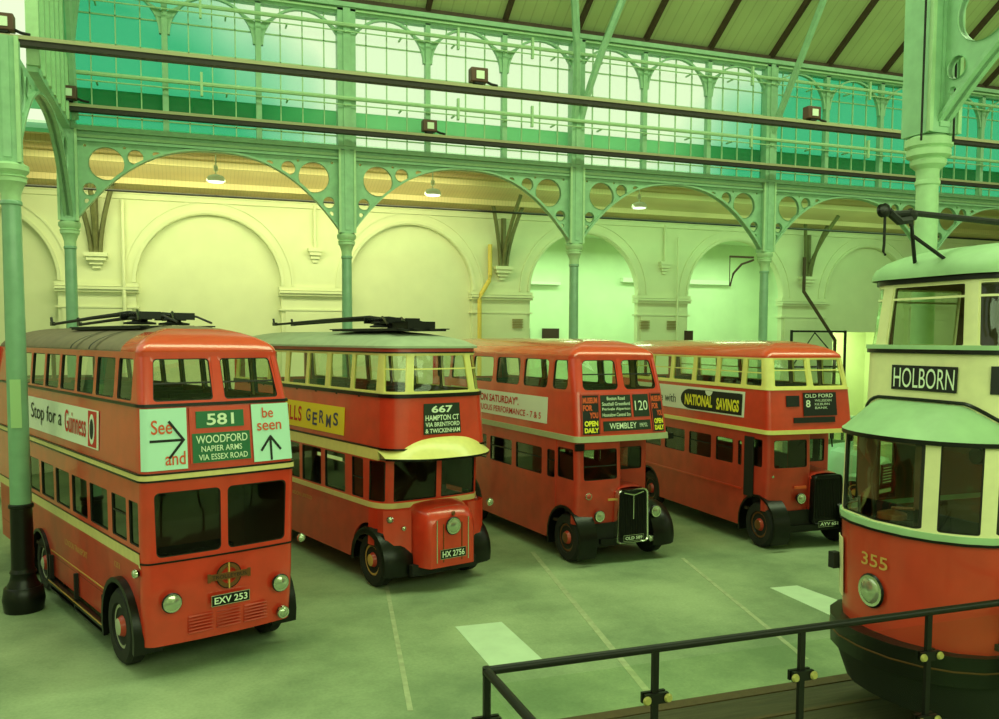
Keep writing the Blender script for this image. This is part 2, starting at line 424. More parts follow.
for i, (a, b, wd) in enumerate([((8.2, -14.2), (9.6, -6.5), .1), ((5.2, -13.4), (6.4, -6.0), .07), ((11.0, -13.6), (12.4, -8), .08)]):
    a = Vector(a); b = Vector(b); t = (b - a).normalized(); n = Vector((-t.y, t.x)) * wd / 2
    quad_thing('trim_%d' % (i + 3), [a - n, b - n, b + n, a + n], PATCH2, .004, '')
# display plinth in front of the fence
PLANK = mat('plinth_timber', (70, 62, 44), .7, noise=.35, nscale=2, stretch=(.6, 9, 1), bump=.2)
KERB = mat('plinth_kerb', (86, 66, 44), .7, noise=.2)
mb = MB(); mb.box(2.0, 20, -17.2, -14.52, 0, .045, PLANK); mb.box(2.0, 20, -14.52, -14.33, 0, .06, KERB)
mb.box(2.0, 20, -15.12, -15.06, .045, .06, KERB); mb.box(2.0, 20, -16.52, -16.46, .045, .06, KERB); struct(mb.build('trim_6'))

# --- back wall with an arcade of round arches on piers
def arch_pts(x0, x1, spring, r, z0, n=24):
    c = (x0 + x1) / 2; hw = (x1 - x0) / 2; P = [(x0, z0)]
    for k in range(n + 1):
        a = PI - PI * k / n; P.append((c + hw * math.cos(a), spring + r * math.sin(a)))
    return P + [(x1, z0)]
mb = MB()
outer = [(-14, .0), (46, .0), (46, 9.0), (-14, 9.0)]
holes = []
for k in range(-2, 6): holes.append(arch_pts(k * S_ + 1.12, (k + 1) * S_ - 1.12, 6.35, 2.25, .02))
me = fill2d([outer] + holes, .26, WALLC, 'w', lambda x, y, t: (x, YW + .13 + t, y)); addmesh(mb, me, WALLC)
# blind panels behind the closed bays, one with a doorway
for k in range(-2, 6):
    a, b = k * S_ + .9, (k + 1) * S_ - .9
    if k in (2, 3): continue
    if k == 4:
        me = fill2d([[(a, 0), (28.75, 0), (28.75, 4.95), (31.6, 4.95), (31.6, 0), (b, 0), (b, 8.9), (a, 8.9)]], .1, WALLC, 'w', lambda x, y, t: (x, YW + .31 + t, y)); addmesh(mb, me, WALLC)
    else: mb.box(a, b, YW + .26, YW + .4, 0, 8.9, WALLC)
struct(mb.build('wall_back'))
mb = MB()
for k in range(-1, 6):
    c = k * S_
    for z, d, h in ((6.02, .14, .07), (6.1, .2, .08), (6.2, .1, .12), (5.52, .07, .06)):
        mb.box(c - 1.2, c + 1.2, YW - d, YW + .3, z, z + h, WALLC)
    mb.box(c - 1.0, c + 1.0, YW - .05, YW, 0, 5.5, WALLC)
struct(mb.build('trim_7'))
mb = MB()
for k in range(-2, 6):
    n = 28; c = (k + .5) * S_; A = []
    prof = [(2.28, .02), (2.28, -.05), (2.38, -.07), (2.38, -.012), (2.62, -.012), (2.62, -.05), (2.70, -.05), (2.70, .02)]
    for r, d in prof: A.append([Vector((c + (r - .02) * math.cos(PI - PI * i / n), YW + d, 6.35 + r * 1.0 * math.sin(PI - PI * i / n))) for i in range(n + 1)])
    mb.grid(A, WALLC, True)
struct(mb.build('trim_8'))
mb = MB(); mb.box(-14, 46, YW - .1, YW + .2, 8.95, 9.1, WALLC); mb.box(-14, 46, YW - .16, YW + .2, 9.1, 9.2, WALLC); struct(mb.build('trim_9'))
# gallery beyond the open arches and the lit passage beyond the doorway
GAL = mat('gallery_wall', (222, 236, 206), .85, noise=.08, nscale=.8)
mb = MB(); mb.box(12, 46, 10.6, 10.8, 0, 9, GAL); mb.box(12, 46, YW + .3, 10.7, 8.95, 9.05, GAL); mb.box(12.3, 12.4, YW + .3, 10.7, 0, 9, GAL); struct(mb.build('wall_gallery'))
mb = MB(); mb.box(28.3, 28.4, YW + .45, 10.6, 0, 8.9, GAL); mb.box(34.2, 34.3, YW + .45, 10.6, 0, 8.9, GAL); mb.box(28.4, 34.2, YW + .45, 10.6, 5.6, 5.7, GAL)
mb.box(30.3, 30.36, 10.4, 10.6, 0, 5.6, YCREAM); struct(mb.build('wall_passage'))
SHELFM = mat('white_shelf', (236, 244, 226), .4)
mb = MB(); mb.box(15.2, 17.6, 10.3, 10.6, 6.9, 7.02, SHELFM); mb.box(20.6, 26.2, 10.35, 10.6, 7.1, 7.3, SHELFM); struct(mb.build('trim_10'))
# end wall and far wall
mb = MB(); mb.box(-14.2, -14, -27, 13, 0, 9.5, WALLC); struct(mb.build('wall_left'))
mb = MB(); mb.box(46, 46.2, -27, 13, 0, 13, WALLC); struct(mb.build('wall_right'))

# --- aisle ceiling: boarded, pitched, with a rooflight strip
def board_mat(name, col, scale=9, axis=0):
    m = bpy.data.materials.new(name); m.use_nodes = True; nt = m.node_tree; b = nt.nodes['Principled BSDF']
    tc = nt.nodes.new('ShaderNodeTexCoord'); sx = nt.nodes.new('ShaderNodeSeparateXYZ'); nt.links.new(tc.outputs['Object'], sx.inputs[0])
    mu = nt.nodes.new('ShaderNodeMath'); mu.operation = 'MULTIPLY'; mu.inputs[1].default_value = scale; nt.links.new(sx.outputs[axis], mu.inputs[0])
    fr = nt.nodes.new('ShaderNodeMath'); fr.operation = 'FRACT'; nt.links.new(mu.outputs[0], fr.inputs[0])
    r = nt.nodes.new('ShaderNodeValToRGB'); r.color_ramp.elements[0].position = 0; r.color_ramp.elements[0].color = tuple(c * .72 for c in lin(col)) + (1,)
    r.color_ramp.elements[1].position = .14; r.color_ramp.elements[1].color = lin(col) + (1,); nt.links.new(fr.outputs[0], r.inputs[0])
    n = nt.nodes.new('ShaderNodeTexNoise'); n.inputs['Scale'].default_value = .8; nt.links.new(tc.outputs['Object'], n.inputs[0])
    mr = nt.nodes.new('ShaderNodeMapRange'); mr.inputs['To Min'].default_value = .8; mr.inputs['To Max'].default_value = 1.15; nt.links.new(n.outputs[0], mr.inputs[0])
    mx = nt.nodes.new('ShaderNodeMix'); mx.data_type = 'RGBA'; mx.blend_type = 'MULTIPLY'; mx.inputs[0].default_value = 1
    nt.links.new(r.outputs[0], mx.inputs[6]); nt.links.new(mr.outputs[0], mx.inputs[7]); nt.links.new(mx.outputs[2], b.inputs[0]); b.inputs['Roughness'].default_value = .7
    return m
BOARD = board_mat('aisle_boards', (226, 204, 158)); NAVE = board_mat('nave_ceiling', (192, 208, 150), 3)
ROOFOUT = mat('roof_outside', (96, 176, 128), .7)
TIMB = mat('dark_timber', (74, 56, 40), .7, noise=.2)
mb = MB()
def slab(mb, x0, x1, y0, z0, y1, z1, th, m, m2):
    P = [Vector((x, y, z + d)) for x in (x0, x1) for (y, z) in ((y0, z0), (y1, z1)) for d in (0, th)]
    I = [mb.vv(p) for p in P]
    mb.face([I[0], I[2], I[6], I[4]], m); mb.face([I[1], I[3], I[7], I[5]], m2)
    for q in ((0, 1, 3, 2), (4, 5, 7, 6), (0, 1, 5, 4), (2, 3, 7, 6)): mb.face([I[k] for k in q], m2)
slab(mb, -14, 46, YW + .2, 9.15, 3.5, 10.25, .1, BOARD, ROOFOUT)
slab(mb, -14, 46, .2, 9.55, 2.6, 10.2, .1, BOARD, ROOFOUT)
struct(mb.build('ceiling_aisle'))
mb = MB()
for y, z in ((5.3, 9.44), (4.2, 9.87), (1.4, 9.75)): mb.box(-14, 46, y - .07, y + .07, z - .18, z, BOARD)
struct(mb.build('trim_11'))
# rooflight glazing over the ridge gap
mb = MB(); slab(mb, -14, 46, 2.5, 10.25, 3.05, 10.45, .02, glass('roof_glass', (.8, .95, .8)), MATS['roof_glass']); slab(mb, -14, 46, 3.05, 10.45, 3.6, 10.3, .02, MATS['roof_glass'], MATS['roof_glass'])
struct(mb.build('window_30'))
# --- nave ceiling slope with rafters
mb = MB(); slab(mb, -2, 46, -.0, 13.6, -9.0, 13.6 + .68 * 9, .12, NAVE, NAVE); struct(mb.build('ceiling_nave'))
for i in range(0, 20):
    x = .0 + i * S_ / 3
    mb = MB(); P = []
    for xx in (x - .06, x + .06):
        for y, z in ((0, 13.6), (-9, 13.6 + .68 * 9)):
            for d in (-.2, -.0): P.append((xx, y, z + d))
    I = [mb.vv(p) for p in P]
    for q in ((0, 2, 3, 1), (4, 5, 7, 6), (0, 4, 6, 2), (0, 1, 5, 4), (2, 6, 7, 3)): mb.face([I[k] for k in q], TIMB)
    o = struct(mb.build('trim_%d' % (40 + i)))
mb = MB(); mb.box(-2, 46, -.16, .1, 13.42, 13.58, TIMB); mb.box(-2, 46, -.3, .12, 13.3, 13.42, IRON); mb.box(-2, 46, -.12, .12, 13.16, 13.3, IRON); mb.box(-2, 46, -.22, .12, 13.22, 13.28, IRONP)
struct(mb.build('trim_12'))

# --- clerestory windows, three to a bay
def tinted_glass():
    m = bpy.data.materials.new('clerestory_glass'); m.use_nodes = True; nt = m.node_tree; nt.nodes.clear()
    o = nt.nodes.new('ShaderNodeOutputMaterial'); t = nt.nodes.new('ShaderNodeBsdfTransparent'); g = nt.nodes.new('ShaderNodeBsdfDiffuse'); x = nt.nodes.new('ShaderNodeMixShader')
    tc = nt.nodes.new('ShaderNodeTexCoord'); n = nt.nodes.new('ShaderNodeTexNoise'); n.inputs['Scale'].default_value = .22; n.inputs['Detail'].default_value = 3
    nt.links.new(tc.outputs['Object'], n.inputs[0])
    sx = nt.nodes.new('ShaderNodeSeparateXYZ'); nt.links.new(tc.outputs['Object'], sx.inputs[0])
    # tint turns greener towards both ends of the row and lower down
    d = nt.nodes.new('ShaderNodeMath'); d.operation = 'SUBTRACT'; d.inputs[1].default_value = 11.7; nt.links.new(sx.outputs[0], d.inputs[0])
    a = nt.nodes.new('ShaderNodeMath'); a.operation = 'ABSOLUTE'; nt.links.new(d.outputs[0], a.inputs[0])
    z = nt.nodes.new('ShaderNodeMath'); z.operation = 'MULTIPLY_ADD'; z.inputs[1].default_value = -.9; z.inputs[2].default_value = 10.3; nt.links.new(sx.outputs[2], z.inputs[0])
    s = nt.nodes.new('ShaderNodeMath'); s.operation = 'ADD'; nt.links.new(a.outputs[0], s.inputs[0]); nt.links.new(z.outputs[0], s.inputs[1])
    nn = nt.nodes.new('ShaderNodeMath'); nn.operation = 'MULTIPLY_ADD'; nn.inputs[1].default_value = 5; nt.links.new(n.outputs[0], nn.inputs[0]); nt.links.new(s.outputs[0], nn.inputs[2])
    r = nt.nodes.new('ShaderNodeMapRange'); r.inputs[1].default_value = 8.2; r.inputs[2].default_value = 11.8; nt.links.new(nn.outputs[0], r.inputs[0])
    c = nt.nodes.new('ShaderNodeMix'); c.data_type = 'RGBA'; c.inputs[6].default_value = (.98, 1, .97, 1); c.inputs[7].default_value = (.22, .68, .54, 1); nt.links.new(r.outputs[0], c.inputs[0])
    nt.links.new(c.outputs[2], t.inputs[0]); g.inputs[0].default_value = (.5, .8, .6, 1); x.inputs[0].default_value = .08
    nt.links.new(t.outputs[0], x.inputs[1]); nt.links.new(g.outputs[0], x.inputs[2]); nt.links.new(x.outputs[0], o.inputs[0]); return m
CLG = tinted_glass()
WB, WT = 9.7, 13.2
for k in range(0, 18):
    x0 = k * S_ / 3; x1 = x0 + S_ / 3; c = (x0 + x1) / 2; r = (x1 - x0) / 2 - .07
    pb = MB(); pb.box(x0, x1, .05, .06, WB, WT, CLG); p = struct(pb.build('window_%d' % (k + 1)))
    fb = MB()
    for q in (.25, .5, .75): xx = x0 + (x1 - x0) * q; fb.box(xx - .014, xx + .014, .0, .05, WB, WT, IRONP)
    for z in (10.0, 11.75, 12.45): fb.box(x0, x1, .0, .05, z - .015, z + .015, IRONP)
    n = 18
    for (ra, wd, y0, y1) in ((r, .055, -.1, .02),):
        rows = [[Vector((c + q * math.cos(PI * i / n), y, WT - r - .02 + q * math.sin(PI * i / n))) for i in range(n + 1)] for q, y in ((ra, y0), (ra - wd, y0), (ra - wd, y1), (ra, y1), (ra, y0))]
        fb.grid(rows, IRON, False)
    # haunches of the arch thicken towards the post
    for sgn in (-1, 1):
        xs = x0 if sgn < 0 else x1
        pts = [(xs, WT - r - .9), (xs, WT - .1)]
        arcp = [(c + sgn * r * math.cos(PI / 2 * i / 8), WT - r - .02 + r * math.sin(PI / 2 * i / 8)) for i in range(0, 5)]
        loop = [(xs, WT - r - .7)] + arcp + [(xs, arcp[-1][1] - .22)]
        me = fill2d([loop], .06, IRON, 'h', lambda x, y, t: (x, -.04 + t, y)); addmesh(fb, me, IRON)
    f = fb.build('window_frame', p)
    if k % 3:
        mbp = MB(); mbp.box(x0 - .07, x0 + .07, -.12, .06, WB, WT, IRON); mbp.build('mullion', p)
# fascia board outside, behind the lower panes
mb = MB(); mb.box(-2, 46, .5, .56, 10.18, 10.78, mat('fascia_green', (140, 220, 176), .7)); struct(mb.build('trim_13'))
# conduit pipes along the clerestory
for i, z in enumerate((12.83, 10.93)):
    mb = MB(); mb.tube([(-.2, -.3, z), (46, -.3, z)], .055, IRONP, 8); mb.tube([(-.2, -.3, z - .17), (46, -.3, z - .17)], .018, IRONP, 6)
    for k in range(0, 30): x = .7 + k * 1.5; mb.box(x - .02, x + .02, -.34, .0, z - .2, z - .16, IRONP)
    for x in (3.1, 9.8, 12.0, 19.4, 24.0): mb.box(x - .03, x + .03, -.36, -.26, z - .3, z + .28, IRONP)
    struct(mb.build('trim_%d' % (14 + i)))
# girder along the arcade
mb = MB(); mb.box(-.2, 46, -.14, .14, 9.36, 9.42, IRON); mb.box(-.2, 46, -.05, .05, 9.42, 9.62, IRON); mb.box(-.2, 46, -.2, .2, 9.6, 9.72, IRON); mb.box(-.2, 46, -.1, -.05, 9.45, 9.52, IRONP)
struct(mb.build('trim_17'))

# --- iron columns with pierced spandrel brackets
def bracket_loops(span, rise, z0, top, x_in, big=(.86, 8.86, .40), sc_=1.0):
    a = span / 2 - x_in; P = [(x_in, z0)]
    n = 16
    for i in range(1, n + 1):
        t = i / n; P.append((x_in + a * t, z0 + rise * (1 - (1 - t) ** 2.4)))
    P += [(span / 2, top), (x_in, top)]
    holes = [circ(*big), circ(.47, 8.22, .15), circ(1.52, 9.06, .18), circ(.40, 7.93, .06, 10), circ(2.0, 9.17, .09, 10, .06), circ(.38, 9.27, .035, 8), circ(1.27, 9.27, .035, 8)]
    return P, holes
def bracket(parent, dirv, span=S_, z0=7.5, rise=1.83, top=9.4, m=IRON, k=1.0):
    P, H = bracket_loops(span, rise, z0, top, .2)
    if k != 1: f = lambda L: [(a * k, 7.4 + (b - 7.4) * k) for a, b in L]; P = f(P); H = [f(h) for h in H]
    mb = MB(); px, py = dirv
    def pl(a, b, t): return (a * px - t * py, a * py + t * px, b)
    me = fill2d([P] + H, .07, m, 'b', pl); addmesh(mb, me, m)
    arc = P[:17]
    for off, wd, th in ((0, .11, .06),):
        rows = []
        for t, d in ((-wd, 0), (wd, 0), (wd, th), (-wd, th), (-wd, 0)):
            rows.append([Vector(pl(a - d * .7, b + d * .7, t)) for a, b in arc])
        mb.grid(rows, m, False)
    for h in H[:3]:
        rows = []; h2 = h + [h[0]]
        for t in (-.06, .06): rows.append([Vector(pl(a, b, t)) for a, b in h2])
        mb.grid(rows, m, True)
    return mb.build('spandrel_bracket', parent)
def column(x, y, label, dirs, top=9.62, k=.92, shaft=IRON2, boxw=.2, upper=None):
    t = thing('iron_column', label, 'column', (x, y, 0), 0, None)
    b = MB(); b.lathe([(.27 * k, 0), (.28 * k, .3), (.26 * k, .42), (.21 * k, .52), (.19 * k, .62), (.21 * k, .66), (.18 * k, .72)], BLACK, 20)
    b.build('base', t)
    s1 = MB(); s1.lathe([(.18 * k, .7), (.17 * k, 1.74), (.195 * k, 1.75), (.195 * k, 1.8), (.16 * k, 1.82)], BLACK, 20); s1.build('lower_shaft', t)
    s2 = MB(); s2.lathe([(.165 * k, 1.8), (.145 * k, 6.74), (.165 * k, 6.76), (.165 * k, 6.8), (.15 * k, 6.82)], shaft, 20); s2.build('shaft', t)
    c = MB(); c.lathe([(.15 * k, 6.8), (.15 * k, 6.93), (.2 * k, 7.08), (.24 * k, 7.12), (.24 * k, 7.18), (.26 * k, 7.2), (.22 * k, 7.23), (.28 * k, 7.3), (.28 * k, 7.38), (.22 * k, 7.42)], IRONP, 20); c.build('capital', t)
    u = MB(); u.box(-boxw, boxw, -boxw, boxw, 7.42, top, IRON)
    for sx in (-1, 1):
        u.box(sx * boxw - .03, sx * boxw + .03, -boxw - .03, -boxw + .03, 7.42, top, IRONP)
    u.box(-boxw * .35, boxw * .35, -boxw - .02, -boxw, 7.5, top, IRON)
    u.build('box_post', t)
    for d in dirs: bracket(t, d[:2], span=d[2] if len(d) > 2 else S_, k=d[3] if len(d) > 3 else 1.0)
    return t
names = ['green iron column behind the leftmost bus, first in the long arcade', 'green iron column rising behind the 581 bus and the 667 bus, with plain wide upper post',
         'green iron column behind the red roofed 120 bus, splitting into a fork at the top', 'green iron column behind the bus with the savings poster, small plate bracket beside it',
         'green iron column of the arcade hidden mostly behind the pale column at right', 'green iron column farthest right in the arcade behind the tram']
for i in range(6):
    dirs = [(1, 0)] + ([(-1, 0)] if i else [(0, -1, 7.4)])
    t = column(i * S_, 0, names[i], dirs)
    # upper post beside the clerestory
    u = MB(); wd = .2 if i != 1 else .24
    u.box(-wd, wd, -.22, .1, 9.7, 13.4, IRON); u.box(-wd * .4, wd * .4, -.26, -.22, 9.7, 13.4, IRON)
    if i in (0, 2, 4):
        for sg in (-1, 1):
            pts = [(sg * (.1 + .8 * (q / 8) ** 1.4), -.18 - 1.5 * q / 8, 11.0 + 3.6 * q / 8) for q in range(9)]
            u.tube(pts, .11, IRON, 6)
    if i == 3: u.tube([(.05, -.2 - 2.6 * (q / 8), 11.2 + 3.9 * q / 8) for q in range(9)], .11, IRON, 6)
    u.build('upper_post', t)
a0 = column(0, -7.4, 'large green iron column at the left edge with black lower shaft beside the 581 bus', [(0, 1, 7.4)], shaft=IRON2, k=1.0, top=9.42, boxw=.17)
NOTE = MB(); NOTE.box(-.08, .08, -.175, -.16, 3.1, 3.9, mat('paper_notice', (170, 205, 150), .7)); NOTE.build('notice', a0)
sb = MB(); sb.lathe([(.3, 0), (.33, .2), (.3, .4), (.28, .42)], BLACK, 20); sb.build('base', a0)
rc = column(12.42, -14.1, 'pale green iron column behind the tram roof carrying a big pierced arch to the right', [(0, -1, 8.6, 1.0)], top=10.9, shaft=IRONP, boxw=.25, k=1.0)
# conduit on it
rk = MB(); rk.lathe([(.16, 6.96), (.23, 7.02), (.24, 7.08), (.22, 7.1), (.29, 7.14), (.29, 7.22), (.27, 7.24), (.31, 7.27), (.31, 7.37)], IRONP, 20); rk.build('necking', rc)
rp = MB(); rp.tube([(-.34, -.2, 7.3), (-.34, -.2, 10.8)], .015, BLKMAT, 6); rp.tube([(.12, -.3, 7.3), (.12, -.3, 10.8)], .015, BLKMAT, 6); rp.build('conduit', rc)

# glazed screen of the nave end, above the first cross arch
mb = MB(); mb.box(-.03, .03, -4.9, 0, 9.75, 15, glass('end_glass', (.55, .88, .72))); struct(mb.build('window_20'))
mb = MB(); mb.box(-.1, .1, -4.9, 0, 9.6, 9.75, IRON); mb.box(-.1, .1, -4.9, 0, 14.9, 15.2, IRON)
for y in [-.7 * i for i in range(8)]: mb.box(-.08, .14, y - .1, y + .1, 9.7, 15, IRONP) if y < -.1 else None
mb.tube([(.2, -.3, 9.8), (.2, -1.2, 12.5), (.2, -3.2, 15)], .1, IRON, 6); mb.tube([(.2, -.3, 9.8), (.2, -.7, 12.5), (.2, -1.4, 15)], .07, IRON, 6)
struct(mb.build('trim_16'))

# --- wall corbels, brackets of the aisle trusses, pipes
STRUTM = mat('strut_green', (112, 112, 74), .6, noise=.2)
for k in range(0, 6):
    big = k % 2 == 0
    z = 6.75 if big else 7.15
    t = thing('roof_bracket', ['pale corbel on the cream wall behind the 581 bus carrying dark curved timbers', 'small pale corbel under a thin pipe, above the roof of the 667 bus',
         'pale corbel left of the first open arch carrying dark curved timbers', 'small pale corbel with a thin pipe above, between the two open green arches', 'pale corbel right of the second open arch with a curved green strut', 'small corbel on the wall hidden by the tram'][k], 'roof bracket', (k * S_, YW, z))
    c = MB()
    for j, (hw_, d) in enumerate(((.12, .1), (.2, .18), (.28, .28), (.34, .34))): s2 = 1 if big else .7; c.box(-hw_ * s2, hw_ * s2, -d * s2, .0, j * .12, j * .12 + .12, WALLC)
    c.build('corbel', t)
    if big:
        for sg in (-1, 0, 1):
            b = MB(); b.tube([(sg * (.12 + .5 * (q / 6) ** 1.6), -.2 - (1.7 if sg == 0 else .5) * (q / 6) ** 1.6, .46 + 2.3 * q / 6) for q in range(7)], .075, STRUTM, 6); b.build('strut', t)
        b = MB(); b.tube([(0, -.2, .46), (0, -.2, 2.2)], .1, STRUTM, 6); b.build('post', t)
    else:
        b = MB(); b.tube([(0, -.1, .45), (0, -.1, 1.9)], .05, WALLC, 8); b.build('post', t)
def pipe(name, pts, r, m, label, cat='pipe'): return tag(MB().tube(pts, r, m, 10).build(name), label, cat)
YP = mat('yellow_pipe_paint', (226, 196, 96), .5)
pipe('drainpipe', [(12.98, 6.15, 8.0), (12.98, 6.15, 6.9), (12.95, 6.15, 6.7), (12.62, 6.1, 6.2), (12.55, 6.05, 6.0), (12.55, 6.05, .05)], .08, YP, 'yellow drainpipe with a sideways bend on the cream wall')
pipe('wall_pipe', [(.78, 6.2, 8.9), (.78, 6.2, .05)], .06, WALLC, 'cream painted straight pipe on the wall beside the first corbel')
pipe('wall_pipe', [(20.75, 6.1, 8.6), (20.75, 6.1, .05)], .04, WALLC, 'thin pale pipe between the two open arches')
pipe('tie_rod', [(-13.9, 3.2, 8.72), (45.9, 3.2, 8.72)], .035, BLKMAT, 'thin black rod stretched along the aisle in front of the arches', 'rod')
pipe('leaning_post', [(26.6, 5.9, 8.0), (26.6, 5.9, 6.6), (28.0, 5.6, 4.6), (28.0, 5.6, .05)], .07, TIMB, 'bent dark post leaning beside the lit doorway', 'post')
VENT = mat('vent_dark', (62, 34, 28), .7)
for x, lb in ((15.9, 'dark rectangular opening on the pale wall left of the third column'), (17.25, 'dark rectangular opening on the pale wall right of the third column')):
    mb = MB(); mb.box(x - .38, x + .38, 10.5, 10.6, 4.62, 5.05, VENT); mb.box(x - .42, x + .42, 10.52, 10.6, 4.58, 4.62, GAL); o = tag(mb.build('vent'), lb, 'vent')
mb = MB(); mb.box(21.2, 21.55, 6.2, 6.3, 4.3, 4.95, VENT); tag(mb.build('vent'), 'narrow dark opening above the roof of the savings poster bus', 'vent')
GRL = mat('airbrick', (168, 150, 100), .8)
for i, (x, lb) in enumerate(((14.1, 'pale air brick on the wall below the impost, left of the first open arch'), (19.4, 'pale air brick right of the first open arch'), (20.6, 'small pale air brick beside the thin pipe'))):
    mb = MB()
    for z in range(6): mb.box(x - .2, x + .2, 6.2, 6.29, 5.0 + z * .06, 5.03 + z * .06, GRL)
    tag(mb.build('air_brick'), lb, 'air brick')
# metal frame beside the doorway
fr = thing('metal_frame', 'black square metal frame standing left of the bright doorway', 'frame', (27, 5.4, 0))
mb = MB()
for x in (-1.35, 1.35): mb.box(x - .04, x + .04, -.04, .04, 0, 5.0, BLKMAT)
mb.build('upright', fr); mb = MB()
for z in (3.5, 4.95): mb.box(-1.35, 1.35, -.04, .04, z - .04, z + .04, BLKMAT)
mb.tube([(-1.3, 0, 3.5), (-.2, 0, 4.9), (1.3, 0, 3.5)], .03, BLKMAT, 6); mb.build('crossbar', fr)

# --- lighting beams and lamps
def beam(x0, x1, y, z, label):
    mb = MB(); mb.box(x0, x1, y - .11, y + .11, z, z + .07, STEELL); mb.box(x0, x1, y - .09, y + .09, z - .10, z, STEELD)
    return tag(mb.build('lighting_beam'), label, 'beam')
beam(-1.6, 44, -5.2, 10.06, 'upper dark beam crossing the whole hall carrying floodlights')
beam(-.1, 44, -.62, 10.02, 'lower dark beam in front of the arcade girder carrying floodlights')
FLB = mat('floodlight_brown', (92, 60, 48), .5)
for x, y, z, lb in ((-.42, -5.2, 10.16, 'brown floodlight at the far left end of the upper beam'), (.12, -.72, 10.12, 'brown floodlight at the left end of the lower beam'), (8.77, -5.2, 10.16, 'brown floodlight on the upper beam before the white middle windows'),
                    (8.89, -.62, 10.12, 'brown floodlight midway on the lower beam'), (17.7, -5.2, 10.16, 'brown floodlight on the upper beam toward the right columns')):
    t = thing('floodlight', lb, 'floodlight', (x, y, z)); s3 = 1.15
    mb = MB(); mb.box(-.17 * s3, .17 * s3, -.12, .12, .04, .30 * s3, FLB); bevel(mb.build('housing', t), .02)
    mb = MB(); mb.box(-.08, .1, -.135, -.12, .1, .27, LWHITE); mb.build('lens', t)
    mb = MB(); mb.tube([(.15, 0, .1), (.3, 0, .04), (.45, 0, .02)], .03, BLKMAT, 6); mb.box(-.1, .1, -.1, .1, 0, .05, BLKMAT); mb.build('bracket', t)
LAMPW = mat('lamp_white', (250, 255, 235), .5, emit=1.3)
for x, y, lb in ((3.5, 3.0, 'white pendant lamp hanging under the first arch'), (9.98, 3.0, 'white pendant lamp hanging under the second arch'), (17.3, 3.0, 'pale pendant lamp hanging under the third arch')):
    t = thing('pendant_lamp', lb, 'lamp', (x, y, 9.1))
    mb = MB(); mb.lathe([(.26, 0), (.25, .1), (.2, .16), (.08, .2)], SHELFM, 20); mb.build('lamp_shade', t)
    mb = MB(); mb.lathe([(.22, -.02), (.22, .02)], LAMPW, 20); mb.build('diffuser', t)
    mb = MB(); mb.tube([(0, 0, .18), (0, 0, 1.34)], .02, SHELFM, 6); mb.lathe([(.06, .3), (.06, .45)], SHELFM, 10); mb.build('rod', t)
# small plate on a bracket left of the fourth column
pb = thing('signal_bracket', 'dark angled plate on a bracket seen through the second open arch', 'bracket', (19.3, -.1, 6.9))
mb = MB(); mb.box(-.45, .45, -.02, .02, .3, .36, TIMB); mb.tube([(-.42, 0, -.6), (-.3, 0, -.2), (.0, 0, .1), (.45, 0, .25)], .035, TIMB, 6); mb.tube([(-.44, 0, .33), (-.44, 0, -.6)], .015, TIMB, 6); mb.build('arm', pb)

# bench and shelf seen left of the front column
tb = thing('workbench', 'plain wooden bench standing against the cream wall at the far left', 'bench', (-2.2, 3.4, 0))
mb = MB(); mb.box(-1.6, 1.6, -.4, .4, .82, .9, KERB); mb.build('bench_top', tb)
first = None
for x in (-1.4, 1.4):
    for y in (-.3, .3): mb = MB(); mb.box(x - .05, x + .05, y - .05, y + .05, 0, .82, BLKMAT); mb.build('leg', tb)
mb = MB(); mb.box(-4.4, -.2, 6.0, 6.34, 2.55, 2.68, KERB); mb.box(-4.4, -.2, 6.0, 6.34, 3.35, 3.42, KERB); tag(mb.build('wall_shelf'), 'dark wall shelf behind the front column at the left edge', 'shelf')

# near side of the hall, behind the viewer
mb = MB(); mb.box(-14, 46, -27.6, -27.2, 0, 7.6, WALLC); mb.box(-14, 46, -27.6, -27.2, 11.4, 14, WALLC); [mb.box(x, x + 2.4, -27.6, -27.2, 7.6, 11.4, WALLC) for x in range(-14, 46, 6)]; struct(mb.build('wall_near'))
mb = MB(); slab(mb, -14, 46, -13.4, 19.6, -27.4, 13.6, .12, NAVE, NAVE); struct(mb.build('ceiling_near'))
for o in bpy.data.objects:
    g = {'iron_column': 'green iron columns of the hall', 'floodlight': 'floodlights on the beams', 'pendant_lamp': 'pendant lamps in the aisle', 'roof_bracket': 'wall corbels of the aisle roof', 'vent': 'dark openings in the wall', 'air_brick': 'air bricks in the wall', 'lighting_beam': 'beams crossing the hall'}.get(o.name.split('.')[0])
    if g and o.parent is None: o['group'] = g
